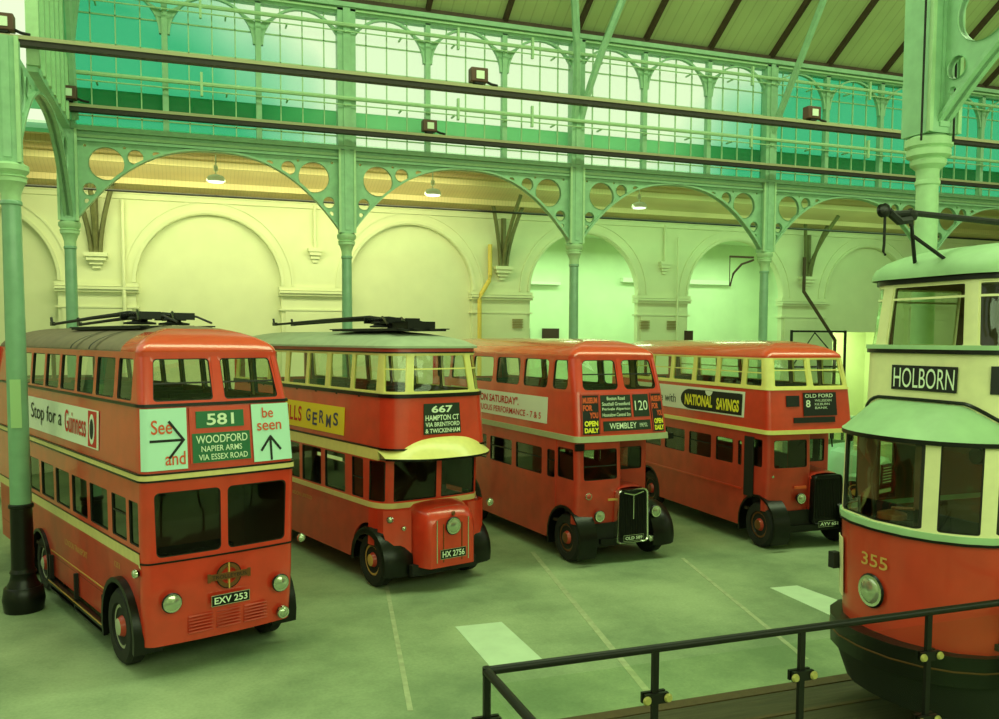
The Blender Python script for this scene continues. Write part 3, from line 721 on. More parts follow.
# ================================================================== the buses
def place_bus(name, label, x, y, t, shift=0):
    """x,y: front centre in the camera's frame, t heading; returns the thing in hall coordinates"""
    x += math.cos(t) * shift; y += -math.sin(t) * shift
    dx, dy = x + 10.505, y - 21.241; L = (math.cos(.3442), math.sin(.3442))
    return thing(name, label, 'bus', (dx * L[0] + dy * L[1], -dx * L[1] + dy * L[0], 0), -t - .3442, 'double-decker buses parked in a row')
def Ls(u): return -2 - u
def rear_wall(mb, S, zs, m, win=None):
    if win:
        x1, z0, z1 = win; hw = S.at(z0)[0]; y = S.at(z0)[4]
        for q in ((-hw, hw, zs[0], z0), (-hw, hw, z1, zs[-1]), (-hw, -x1, z0, z1), (x1, hw, z0, z1), (-.04, .04, z0, z1)): mb.box(q[0], q[1], y - .05, y, q[2], q[3], m)
        return
    for z0, z1 in zip(zs, zs[1:]):
        a = S.at(z0); b = S.at(z1)
        P = [Vector((S.cx - a[0], a[4], z0)), Vector((S.cx + a[0], a[4], z0)), Vector((S.cx + b[0], b[4], z1)), Vector((S.cx - b[0], b[4], z1))]
        mb.face([mb.vv(p) for p in P], m); mb.face([mb.vv(p - Vector((0, .05, 0))) for p in P][::-1], INSIDE)
def band(S, s0, s1, z0, z1, m, parent, name='moulding', off=.015, th=.02):
    mb = MB(); panel(mb, S, s0, s1, z0, z1, m, -off, th, step=.4); return mb.build(name, parent)
def upper_deck(S, parent, z0, zs, zt, ztop, m, side, front, ru, pillar=None, g=GLASSB, fbar=None, rad=.05, fm=FRAMED, sidebar=None, rear_u=None, frm=None, glassnames='window'):
    """side: list of (u_front,u_rear) windows, front: list of (s0,s1)"""
    pm = pillar or m; b = MB(); U = rear_u
    panel(b, S, -2 - U, 2 + U, z0, zs, m, inner=INSIDE, nz=2)
    panel(b, S, -2 - U, 2 + U, zt, ztop, m, inner=INSIDE)
    o_all = []
    wins = [(-2 - r_, -2 - f_) for f_, r_ in side] + list(front) + [(2 + f_, 2 + r_) for f_, r_ in side]
    wins.sort(); cur = -2 - U; pb = MB() if pillar else b
    for a, c in wins:
        if a > cur + 1e-4: panel(pb, S, cur, a, zs, zt, pm, inner=INSIDEL)
        isf = a > -2.001 and c < 2.001
        window(pb, S, a, c, zs, zt, pm, parent, (.03, .03), rad, g=g, fm=fm, inner=INSIDE, bar=fbar if isf else sidebar)
        cur = c
    panel(pb, S, cur, 2 + U, zs, zt, pm, inner=INSIDE)
    rear_wall(b, S, [z0, zs, zt, ztop], m, (.8, zs, zt))
    b.box(-S.at(z0)[0] + .05, S.at(z0)[0] - .05, S.at(z0)[1] + S.at(z0)[3] * .6, U - .05, z0 - .02, z0 + .02, FLOORB)
    b.build('upper_body', parent)
    if pillar: pb.build('window_surround', parent)
def ad_board(S, parent, u0, u1, z0, z1, m, frame=None):
    o = plate(S, Ls(u1), Ls(u0), z0, z1, m, .02, parent, 'advertisement_panel')
    return o

# ------------------------------------------------------------------ bus 581
B1 = place_bus('double_decker_bus', 'red six-wheel trolleybus showing 581 Woodford, nearest at left with See and be seen posters', -3.816, 11.875, -.708)
U1 = 9.1
SU = Shell([(2.6, 1.10, .06, .10, .12, U1, .03), (3.62, 1.07, .14, .10, .14, U1, .03), (4.3, 1.01, .34, .12, .16, U1, .03)])
SL = Shell([(.3, 1.07, .16, .18, .2, U1, .06), (1.0, 1.09, .1, .14, .16, U1, .05), (2.66, 1.10, .06, .10, .12, U1, .03)])
sd = [(.52, 1.20)] + [(1.30 + i * 1.0, 2.22 + i * 1.0) for i in range(7)]
upper_deck(SU, B1, 2.77, 3.71, 4.34, 4.40, RED, sd, [(-.97, -.055), (.055, .97)], 0, fbar=.42, rear_u=U1)
roof(SU, 4.40, .38, B1, (GREYROOF, REDROOF), split=1.05, fcl=1.1, pw=1.75)
# lower deck
b = MB(); arcs = [(.98, .5, .74), (5.6, .5, .62), (7.0, .5, .62)]
panel(b, SL, -2 - U1, -2, arch_bottom(.42, arcs), 1.52, RED2, inner=INSIDE, step=.1); panel(b, SL, 2, 2 + U1, arch_bottom(.42, arcs), 1.52, RED2, inner=INSIDE, step=.1)
panel(b, SL, -2, 2, .42, 1.60, RED, inner=INSIDE, nz=3)
panel(b, SL, -2 - U1, -2.0, 1.52, 1.76, RED, inner=INSIDE); panel(b, SL, 2, 2 + U1, 1.52, 1.76, RED, inner=INSIDE)
panel(b, SL, -2 - U1, -2, 2.42, 2.79, RED, inner=INSIDE); panel(b, SL, 2, 2 + U1, 2.42, 2.79, RED, inner=INSIDE); panel(b, SL, -2, 2, 2.58, 2.79, RED, inner=INSIDE)
cur = -2 - U1
wl = [(-2 - r_, -2 - f_) for f_, r_ in [(.22, .66), (.72, 1.42), (1.56, 2.5)] + [(2.6 + i, 3.5 + i) for i in range(5)]]; wl.sort()
for a, c in wl:
    panel(b, SL, cur, a, 1.76, 2.42, RED, inner=INSIDE); cab = a > -3.6
    window(b, SL, a, c, 1.76, 2.42, RED, B1, (.03, .03), .03, g=GLASSD if a > -4.6 else GLASSB, inner=INSIDE, bar=.6 if -3.5 < a < -3.3 else None); cur = c
panel(b, SL, cur, -2, 1.76, 2.42, RED, inner=INSIDE)
panel(b, SL, -2, -.985, 1.6, 2.58, RED, inner=INSIDE)
for a, c in ((-.985, -.02), (.02, .985)): window(b, SL, a, c, 1.60, 2.58, RED, B1, (.03, .05), .07, g=GLASSD, inner=INSIDE)
panel(b, SL, -.02, .02, 1.6, 2.58, RED, inner=INSIDE); panel(b, SL, .985, 2, 1.6, 2.58, RED, inner=INSIDE)
panel(b, SL, 2, 2 + U1, 1.76, 2.42, RED, inner=INSIDE)
rear_wall(b, SL, [.42, 1.6, 2.7], RED2); b.box(-1.08, 1.08, .3, U1 - .1, .78, .84, FLOORB); b.box(-1.05, 1.05, 1.75, 1.8, .84, 2.6, INSIDE)
b.box(-.5, .5, .9, 1.3, .84, 1.5, BLKMAT); b.tube([(-.75, .75, 1.5), (-.62, .62, 1.5), (-.5, .75, 1.5), (-.62, .88, 1.5), (-.75, .75, 1.5)], .02, BLKMAT, 6)
b.build('lower_body', B1)
band(SU, -2 - U1, 2 + U1, 2.705, 2.77, CREAM, B1, 'cream_moulding', .03, .04); band(SU, -2 - U1, 2 + U1, 2.775, 2.795, BLACK, B1, 'black_moulding', .035, .04); band(SU, -2 - U1, 2 + U1, 2.68, 2.70, BLACK, B1, 'black_moulding', .035, .04)
band(SU, -2 - U1, 2 + U1, 3.67, 3.71, BLACK, B1, 'sill_moulding', .03, .04)
band(SL, -2 - U1, -2.25, 1.55, 1.70, CREAM, B1, 'waistband', .008, .03)
surf_poly(SL, [(-2.27, 1.55), (-2.27, 1.70), (-2.12, 1.68), (-1.9, 1.56), (-1.8, 1.5), (-2.1, 1.52)], CREAM, -.01, 'waistband', B1)
band(SL, -2 - U1, -2.2, 1.705, 1.72, BLACK, B1, 'black_moulding', .01, .02); band(SL, -1.9, 1.9, 1.565, 1.59, BLACK, B1, 'black_moulding', .012, .02)
# destination box and posters
p = plate(SU, -.46, .43, 2.880, 3.650, RED, .02, B1, 'destination_box')
q = plate(SU, -.37, .33, 3.360, 3.590, BLINDG, .026, B1, 'destination_blind'); surf_text(SU, '581', -.22, .18, 3.395, 3.555, LWHITE, q, -.03, .02)
q = plate(SU, -.43, .41, 2.890, 3.290, BLINDG, .026, B1, 'destination_blind')
surf_text(SU, 'WOODFORD', -.38, .37, 3.150, 3.260, LWHITE, q, -.03, .01); surf_text(SU, 'NAPIER ARMS', -.31, .28, 3.035, 3.115, LWHITE, q, -.03, .01); surf_text(SU, 'VIA ESSEX ROAD', -.35, .36, 2.920, 3.000, LWHITE, q, -.03, .01)
q = plate(SU, -1.6, -.50, 2.830, 3.650, PALEBLUE, .022, B1, 'advertisement_panel')
surf_text(SU, 'See', -.98, -.70, 3.310, 3.500, ORANGE, q, -.027, .01); surf_text(SU, 'and', -.80, -.53, 2.890, 3.070, ORANGE, q, -.027, .01)
k = MB(); stroke(k, SU, [(-.99, 3.220), (-.56, 3.220)], .035, LBLK, -.026); stroke(k, SU, [(-.74, 3.470), (-.55, 3.220)], .035, LBLK, -.028); stroke(k, SU, [(-.74, 2.990), (-.55, 3.220)], .035, LBLK, -.028); k.build('arrow', q)
q = plate(SU, .46, 1.4, 2.830, 3.650, PALEBLUE, .022, B1, 'advertisement_panel')
surf_text(SU, 'be', .62, .80, 3.450, 3.600, ORANGE, q, -.027, .01); surf_text(SU, 'seen', .53, .92, 3.270, 3.380, ORANGE, q, -.027, .01)
k = MB(); stroke(k, SU, [(.73, 2.850), (.73, 3.170)], .035, LBLK, -.026); stroke(k, SU, [(.58, 2.990), (.73, 3.180)], .035, LBLK, -.028); stroke(k, SU, [(.88, 2.990), (.73, 3.180)], .035, LBLK, -.028); k.build('arrow', q)
q = ad_board(SU, B1, 1.95, 8.1, 2.930, 3.510, WHITE)
surf_text(SU, 'Stop for a', Ls(6.05), Ls(3.95), 3.050, 3.410, LBLK, q, -.03); surf_text(SU, 'Guinness', Ls(3.75), Ls(2.55), 3.070, 3.430, LRED, q, -.03, .01); surf_text(SU, 'Take a', Ls(7.6), Ls(6.3), 3.100, 3.410, LRED, q, -.03)
r_ = plate(SU, Ls(2.45), Ls(2.02), 2.950, 3.490, LRED, .024, B1, 'poster_picture')
k = MB()
for rr, mm, of in ((.23, WHITE, -.030), (.155, LBLK, -.034)):
    surf_poly(SU, [(Ls(2.235) + rr * .62 * math.cos(a * PI / 10), 3.220 + rr * math.sin(a * PI / 10)) for a in range(20)], mm, of, 'glass_picture', r_)
# front: lamps, emblem, plate, louvres
headlamp(B1, -.76, .02, 1.03, .125); headlamp(B1, .82, .02, 1.02, .12); headlamp(B1, .88, .07, .56, .085, name='fog_lamp')
headlamp(B1, -1.13, .28, 1.44, .055, .04, 'side_lamp', tilt=-1.3); headlamp(B1, 1.2, .1, 1.62, .06, .05, 'side_lamp')
em = MB(); F_ = lambda r0, r1, m: em.lathe([(r0, 0), (r0, .02), (r1, .02), (r1, 0)], m, 28, Matrix.Translation((.03, -.01, 1.28)) @ RX)
em.grid([[Vector((.03 + r * math.cos(2 * PI * i / 28), -.02, 1.28 + r * math.sin(2 * PI * i / 28))) for i in range(29)] for r in (.17, .115)], BROWN, False)
em.grid([[Vector((.03 + r * math.cos(2 * PI * i / 28), -.018, 1.28 + r * math.sin(2 * PI * i / 28))) for i in range(29)] for r in (.185, .165)], BLACK, False)
em.box(-.25, .31, -.035, -.02, 1.235, 1.325, BROWN); em.box(.02, .04, -.03, -.0, 1.1, 1.46, LGOLD)
em.box(-.28, -.24, -.04, -.02, 1.22, 1.34, BROWN); em.box(.30, .34, -.04, -.02, 1.22, 1.34, BROWN)
e = em.build('emblem', B1)
V, F = text_mesh('TROLLEYBUS', 0); tm = MB(); [tm.v.append((-.22 + .50 * x, -.04, 1.255 + .05 * y)) for x, y in V]; [tm.face(f, LBLK) for f in F]; tm.build('lettering', e)
def flat_text(parent, t, x0, x1, y, z0, z1, m, bold=.02, zrot=None):
    V, F = text_mesh(t, bold); tm = MB(); [tm.v.append((x0 + (x1 - x0) * x, y, z0 + (z1 - z0) * v)) for x, v in V]; [tm.face(f, m) for f in F]; return tm.build('lettering', parent)
def numplate(parent, t, x0, x1, y, z0, z1):
    o = MB().box(x0, x1, y, y + .02, z0, z1, BLACK).build('number_plate', parent); bd = MB(); bd.box(x0 - .008, x1 + .008, y + .004, y + .018, z0 - .008, z1 + .008, CHROME); bd.build('plate_rim', o)
    flat_text(o, t, x0 + .03, x1 - .03, y - .004, z0 + .022, z1 - .022, LWHITE); return o
numplate(B1, 'EXV 253', -.22, .32, -.03, .88, 1.02)
for i in range(3):
    lv = MB()
    for z in range(6):
        zz = .53 + z * .045; x = -.52 + i * .40; lv.grid([[Vector((x, .09, zz)), Vector((x + .34, .09, zz))], [Vector((x, .045, zz + .012)), Vector((x + .34, .045, zz + .012))], [Vector((x, .08, zz + .03)), Vector((x + .34, .04, zz + .03))]], RED2, False)
    lv.build('louvre_panel', B1)
surf_text(SL, '1253', Ls(1.32), Ls(1.08), 1.33, 1.41, LGOLD, B1, -.008); surf_text(SL, 'LONDON TRANSPORT', Ls(4.0), Ls(2.7), 1.15, 1.25, LGOLD, B1, -.008, 0, 1.0)
band(SL, Ls(5.0), Ls(1.8), .85, .868, LGOLD, B1, 'gold_line', .004, .01)
HUBG = mat('hub_grey', (176, 178, 156), .4)
wheel(B1, -1.16, .98, -1, .54, hub=HUBG); wheel(B1, 1.14, .98, 1, .52, hub=HUBG)
for y in (5.6, 7.0): wheel(B1, -1.08, y, -1, .5, hub=HUBG); wheel(B1, 1.08, y, 1, .5, hub=HUBG)
for sx in (-1, 1):
    mudguard(B1, sx * 1.19, sx * .8, .98, .5, .74, -14, 200, lip=.07)
    mudguard(B1, sx * 1.15, sx * .8, 5.6, .5, .64, -10, 190); mudguard(B1, sx * 1.15, sx * .8, 7.0, .5, .64, -10, 190)
ch = MB(); ch.box(-1.0, 1.0, .35, U1 - .2, .34, .6, BLKMAT); ch.build('chassis', B1)
for sx in (-1, 1):
    rl = MB(); rl.box(sx * 1.12 - .04, sx * 1.12 + .04, 1.75, 4.9, .30, .38, BLACK); rl.box(sx * 1.12 - .03, sx * 1.12 + .03, 1.75, 4.9, .20, .23, BLACK)
    for y in (1.8, 3.3, 4.85): rl.box(sx * 1.12 - .03, sx * 1.12 + .03, y - .03, y + .03, .2, .8, BLKMAT)
    rl.box(sx * 1.165 - .004, sx * 1.165 + .004, 1.75, 4.9, .35, .365, LGOLD); rl.build('side_rail', B1)
seat_rows(B1, [1.2 + i * .95 for i in range(8)], 2.74)
# trolley gear
def gear(parent, z, y0, y1, yb, pole_end, zend, xo=.3, strap=True, lift=0):
    g = MB(); g.box(-.55, .55, y0, y1, z, z + .03, BLKMAT)
    for x in (-.5, -.17, .17, .5): g.box(x - .06, x + .06, y0 - .1, y1 + .1, z + .03, z + .05, BLKMAT)
    g.build('roof_walkway', parent)
    for i, x in enumerate((-xo, xo)):
        h = MB(); h.lathe([(.24, 0), (.24, .03), (.12, .05), (.1, .08), (.16, .09), (.14, .12)], BLKMAT, 16)
        h.box(-.09, .09, -.3, .3, .07, .12, BLACK)
        for q in (-.12, -.04, .04, .12):
            n = 40; h.tube([(q + .022 * math.cos(j * 1.3), -.45 + .9 * j / n, .15 + .022 * math.sin(j * 1.3)) for j in range(n + 1)], .008, BLACK, 4)
        h.box(-.16, .16, -.48, -.44, .08, .19, BLACK); h.box(-.16, .16, .42, .46, .08, .2, BLACK); h.tube([(-.2, -.6, .05), (-.1, -.2, .2), (.12, .3, .17), (.2, .7, .04)], .025, BLACK, 6); h.tube([(.3, -.8, .03), (.25, -.3, .14), (.3, .4, .12), (.25, .9, .03)], .018, BLACK, 6)
        tb_ = h.build('trolley_base', parent, (x, yb + i * .3, z + .07))
        pl = MB(); yb_ = yb + i * .3
        pl.tube([(x, yb_ - .3, z + .2), (x, yb_ + .5, z + .24 + lift * .5), (x * .9, (yb_ + pole_end) / 2, z + .18 + lift), (x * .8, pole_end, zend)], [.045, .04, .032, .026], BLKMAT, 8)
        pl.build('trolley_pole', parent)
        hd = MB(); hd.box(x * .8 - .03, x * .8 + .03, pole_end - .02, pole_end + .16, zend - .03, zend + .05, BLACK); hd.tube([(x * .8, pole_end + .1, zend), (x * .8, pole_end + .16, zend + .14)], .03, BLACK, 6); hd.build('trolley_head', parent)
gear(B1, 4.73, 1.7, 5.4, 2.4, 7.9, 4.86, .32, lift=.03)
for y in (2.35, 3.35):
    st = MB(); n = 12; hw = 1.07
    rows = []
    for dy in (-.04, .04):
        r_ = []
        for i in range(n + 1):
            a = PI / 2 * i / n; sh = 1 - math.cos(a); zz = 4.40 + .34 * (1 - (1 - sh) ** 1.75) ** (1 / 1.75); r_.append(Vector((-(hw * (1 - sh)) - .02, y + dy, zz + .02)))
        rows.append(r_)
    st.grid(rows, BLKMAT, True); st.build('roof_strap', B1)

# ------------------------------------------------------------------ bus 667
B2 = place_bus('double_decker_bus', 'red trolleybus showing 667 Hampton Ct with pale flat roof and yellow Kills Germs poster', -.892, 15.675, -.64, -.06)
U2 = 8.1
SU = Shell([(2.4, 1.11, .14, .36, .42, U2, .06), (3.6, 1.05, .2, .38, .44, U2, .05), (4.4, .98, .3, .40, .44, U2, .04)])
sd = [(.76, 1.74), (1.79, 2.78), (2.90, 3.80), (3.85, 4.84), (4.96, 5.9), (5.95, 6.9), (7.0, 7.9)]
upper_deck(SU, B2, 2.62, 3.60, 4.33, 4.35, RED, sd, [(-1.86, -1.1), (-.97, .97), (1.1, 1.86)], 0, pillar=YCREAM, fbar=.62, rear_u=U2, rad=.03, fm=YCREAM, sidebar=None)
b = MB(); panel(b, SU, -2 - U2, 2 + U2, 4.33, 4.45, RED2, inner=INSIDE); b.build('cornice', B2)
band(SU, -2 - U2, 2 + U2, 3.53, 3.60, BLACK, B2, 'sill_moulding', .03, .04); band(SU, -2 - U2, 2 + U2, 4.33, 4.355, BLACK, B2, 'black_moulding', .02, .03)
roof(SU, 4.46, .28, B2, (GREENROOF, GREENROOF), pw=1.5, off=.07, fcl=1.6, zlip=.04)
SL = Shell([(.4, 1.13, .5, .35, .5, U2, .02), (2.62, 1.13, .42, .35, .45, U2, .04)])
b = MB(); arcs = [(.93, .5, .70), (5.9, .5, .62)]
zb2 = arch_bottom(.44, arcs)
panel(b, SL, -2 - U2, -2.9, zb2, 1.50, RED2, inner=INSIDE, step=.1); panel(b, SL, 2.9, 2 + U2, zb2, 1.50, RED2, inner=INSIDE, step=.1)
panel(b, SL, -2.9, -2, 1.18, 1.50, RED, inner=INSIDE); panel(b, SL, 2, 2.9, 1.18, 1.5, RED, inner=INSIDE); panel(b, SL, -2, 2, .8, 1.50, RED, inner=INSIDE)
cur = -2 - U2
wl = [(-2 - r_, -2 - f_) for f_, r_ in [(1.12, 1.62), (1.86, 2.8), (2.94, 3.9), (4.0, 4.95), (5.05, 6.0)]] + [(-2.98, -1.35), (-1.2, .05), (.12, 1.3)]; wl.sort()
for a, c in wl:
    panel(b, SL, cur, a, 1.60, 2.40, RED, inner=INSIDE)
    window(b, SL, a, c, 1.60, 2.40, RED, B2, (.025, .03), .03, g=GLASSD if a > -4 else GLASSB, inner=INSIDE, bar=.5 if -3.7 < a < -3.5 else None); cur = c
panel(b, SL, cur, 2 + U2, 1.6, 2.4, RED, inner=INSIDE); panel(b, SL, -2 - U2, 2 + U2, 2.40, 2.62, CREAM, inner=INSIDE)
rear_wall(b, SL, [.44, 1.6, 2.6], RED2); b.box(-1.08, 1.08, .8, U2 - .1, .76, .82, FLOORB); b.box(-1.05, 1.05, 1.66, 1.7, .84, 2.6, INSIDE); b.box(-.4, .4, .8, 1.2, .8, 1.5, BLKMAT)
b.build('lower_body', B2)
band(SL, -2 - U2, 1.6, 1.50, 1.60, CREAM, B2, 'waistband', .01, .04)
band(SU, -2 - U2, -2.4, 2.40, 2.60, YCREAM, B2, 'waistband', .03, .04); band(SU, -2 - U2, 2.4, 2.60, 2.63, BLACK, B2, 'black_moulding', .035, .04)
# curved canopy over the cab
cn = MB(); rows = []
for j in range(6):
    t = j / 5; row = []
    for i in range(25):
        a = -1 + 2 * i / 24; x = 1.14 * a; crown = (1 - abs(a) ** 2.2)
        yf = -.22 + .50 * abs(a) ** 3; yb = .16 + .55 * abs(a) ** 3
        y = yf + (yb - yf) * t; z = 2.44 + (.12 + .24 * crown) * math.sin(t * PI / 2) + .02
        row.append(Vector((x, y, z)))
    rows.append(row)
cn.grid(rows, YCREAM, True, True); cn.grid([[Vector((p.x, p.y, 2.42)) for p in rows[0]], rows[0]], BLACK, False, True); cn.grid([[Vector((p.x, p.y, 2.42)) for p in rows[0]], [Vector((p.x, p.y + .5, 2.42)) for p in rows[0]]], INSIDE, False)
cn.build('canopy', B2)
q = plate(SU, -.62, .50, 2.86, 3.42, BLIND, .02, B2, 'destination_blind')
surf_text(SU, '667', -.40, .26, 3.25, 3.38, LWHITE, q, -.025, .03); surf_text(SU, 'HAMPTON CT', -.58, .45, 3.11, 3.21, LWHITE, q, -.025, .02); surf_text(SU, 'VIA BRENTFORD', -.58, .46, 3.0, 3.08, LWHITE, q, -.025, .02); surf_text(SU, '& TWICKENHAM', -.58, .46, 2.885, 2.965, LWHITE, q, -.025, .02)
q = ad_board(SU, B2, 1.98, 7.6, 2.72, 3.26, YELP)
surf_text(SU, 'KILLS', Ls(5.0), Ls(3.95), 2.84, 3.16, LRED, q, -.025, .02, 1.15)
for i, c_ in enumerate('GERMS'): surf_text(SU, c_, Ls(3.72 - i * .32), Ls(3.50 - i * .32), 2.82 + (.06 if i % 2 == 0 else 0), 3.08 + (.06 if i % 2 == 0 else 0), LBLUE, q, -.025, .02)
# bonnet
bn = MB(); rows = []
for y, sc3, zt in ((.55, 1.25, 1.60), (.2, 1.18, 1.57), (-.02, 1.08, 1.52), (-.12, 1.0, 1.44), (-.16, .92, 1.36)):
    hw = .50 * sc3; row = []
    base = [(-hw, .46), (-hw, .9), (-hw, zt - .28), (-hw * .93, zt - .12), (-hw * .78, zt - .03), (-hw * .5, zt), (0, zt + .01), (hw * .5, zt), (hw * .78, zt - .03), (hw * .93, zt - .12), (hw, zt - .28), (hw, .9), (hw, .46)]
    for x, z in base: row.append(Vector((x, y, z)))
    rows.append(row)
bn.grid(rows, RED, True, True); bn.face([bn.vv(p) for p in rows[-1]], RED, False)
for x in (-.34, .34): bn.box(x - .01, x + .01, -.172, -.15, .55, 1.33, CHROME)
for x in (-.2, .2): bn.box(x - .008, x + .008, -.172, -.15, .55, 1.25, BROWN)
bn.grid([[Vector((p.x * .985, y, p.z + .008)) for p in rows[2][3:10]] for y in (.0, .5)], GREENROOF, True, False)
bn.build('bonnet', B2)
headlamp(B2, .0, -.17, 1.20, .15, .1); numplate(B2, 'HX 2756', -.27, .27, -.19, .62, .78)
bd = MB(); bd.lathe([(.03, 0), (.045, .02), (.03, .04)], BROWN, 12, Matrix.Translation((0, -.16, 1.43)) @ RX); bd.build('badge', B2)
ap = MB(); rows = []
for x, y in ((-1.12, .62), (-1.1, .45), (-.95, .32), (-.62, .26)): rows.append([Vector((x, y, z)) for z in (1.08 if x < -1 else .46, 1.5)])
ap.grid(rows, RED, True); rows = [[Vector((-p.x, p.y, p.z)) for p in r_] for r_ in rows]; ap.build('front_panel', B2); ap = MB(); ap.grid(rows, RED, True, True)
ap.build('front_panel', B2)
headlamp(B2, -1.0, .36, 1.34, .06, .05, 'side_lamp', tilt=-.9); headlamp(B2, 1.12, .25, 1.45, .07, .06, 'side_lamp'); headlamp(B2, -.78, .28, 1.17, .04, .03, 'side_lamp')
wheel(B2, -1.1, .92, -1, .5); wheel(B2, 1.1, .92, 1, .5); wheel(B2, -1.08, 5.9, -1, .5); wheel(B2, 1.08, 5.9, 1, .5)
def wing(parent, sx, yc, y0, y1, w0, w1, m=BLACK, zc=.5, r=.64):
    """front wing, domed across"""
    mb = MB(); rows = []
    n = 14
    for i in range(n + 1):
        a = math.radians(-15 + 200 * i / n); row = []
        for x, dr in ((w0, -.12), (w0, -.03), (w0 + (w1 - w0) * .2, .02), (w0 + (w1 - w0) * .6, .04), (w1, .0)):
            rr = r + dr; row.append(Vector((sx * x, yc + math.cos(a + 0) * -rr * 1.08, zc + math.sin(a) * rr)))
        rows.append(row)
    mb.grid(rows, m, True, sx > 0)
    rows2 = [[p + Vector((0, 0, -.03)) for p in r_] for r_ in rows]; mb.grid(rows2, m, True, sx < 0)
    return mb.build('mudguard', parent)
for sx in (-1, 1): wing(B2, sx, .92, 0, 0, 1.17, .6)
ch = MB(); ch.box(-.9, .9, .5, U2 - .2, .34, .6, BLKMAT); ch.box(-.7, .7, .1, .6, .3, .5, BLKMAT); ch.build('chassis', B2)
seat_rows(B2, [1.2 + i * .95 for i in range(7)], 2.62)
gear(B2, 4.74, .9, 3.6, 1.9, 7.4, 4.93, .3, lift=.07)
hb = MB(); hb.box(-.3, .3, .9, 1.5, 4.76, 4.92, BLACK); hb.lathe([(.16, 0), (.18, .08), (.16, .16)], BLKMAT, 14, Matrix.Translation((-.1, 1.7, 4.76))); hb.build('resistor_box', B2)
surf_text(SL, 'LONDON UNITED', Ls(4.6), Ls(3.4), 1.25, 1.33, LGOLD, B2, -.008)

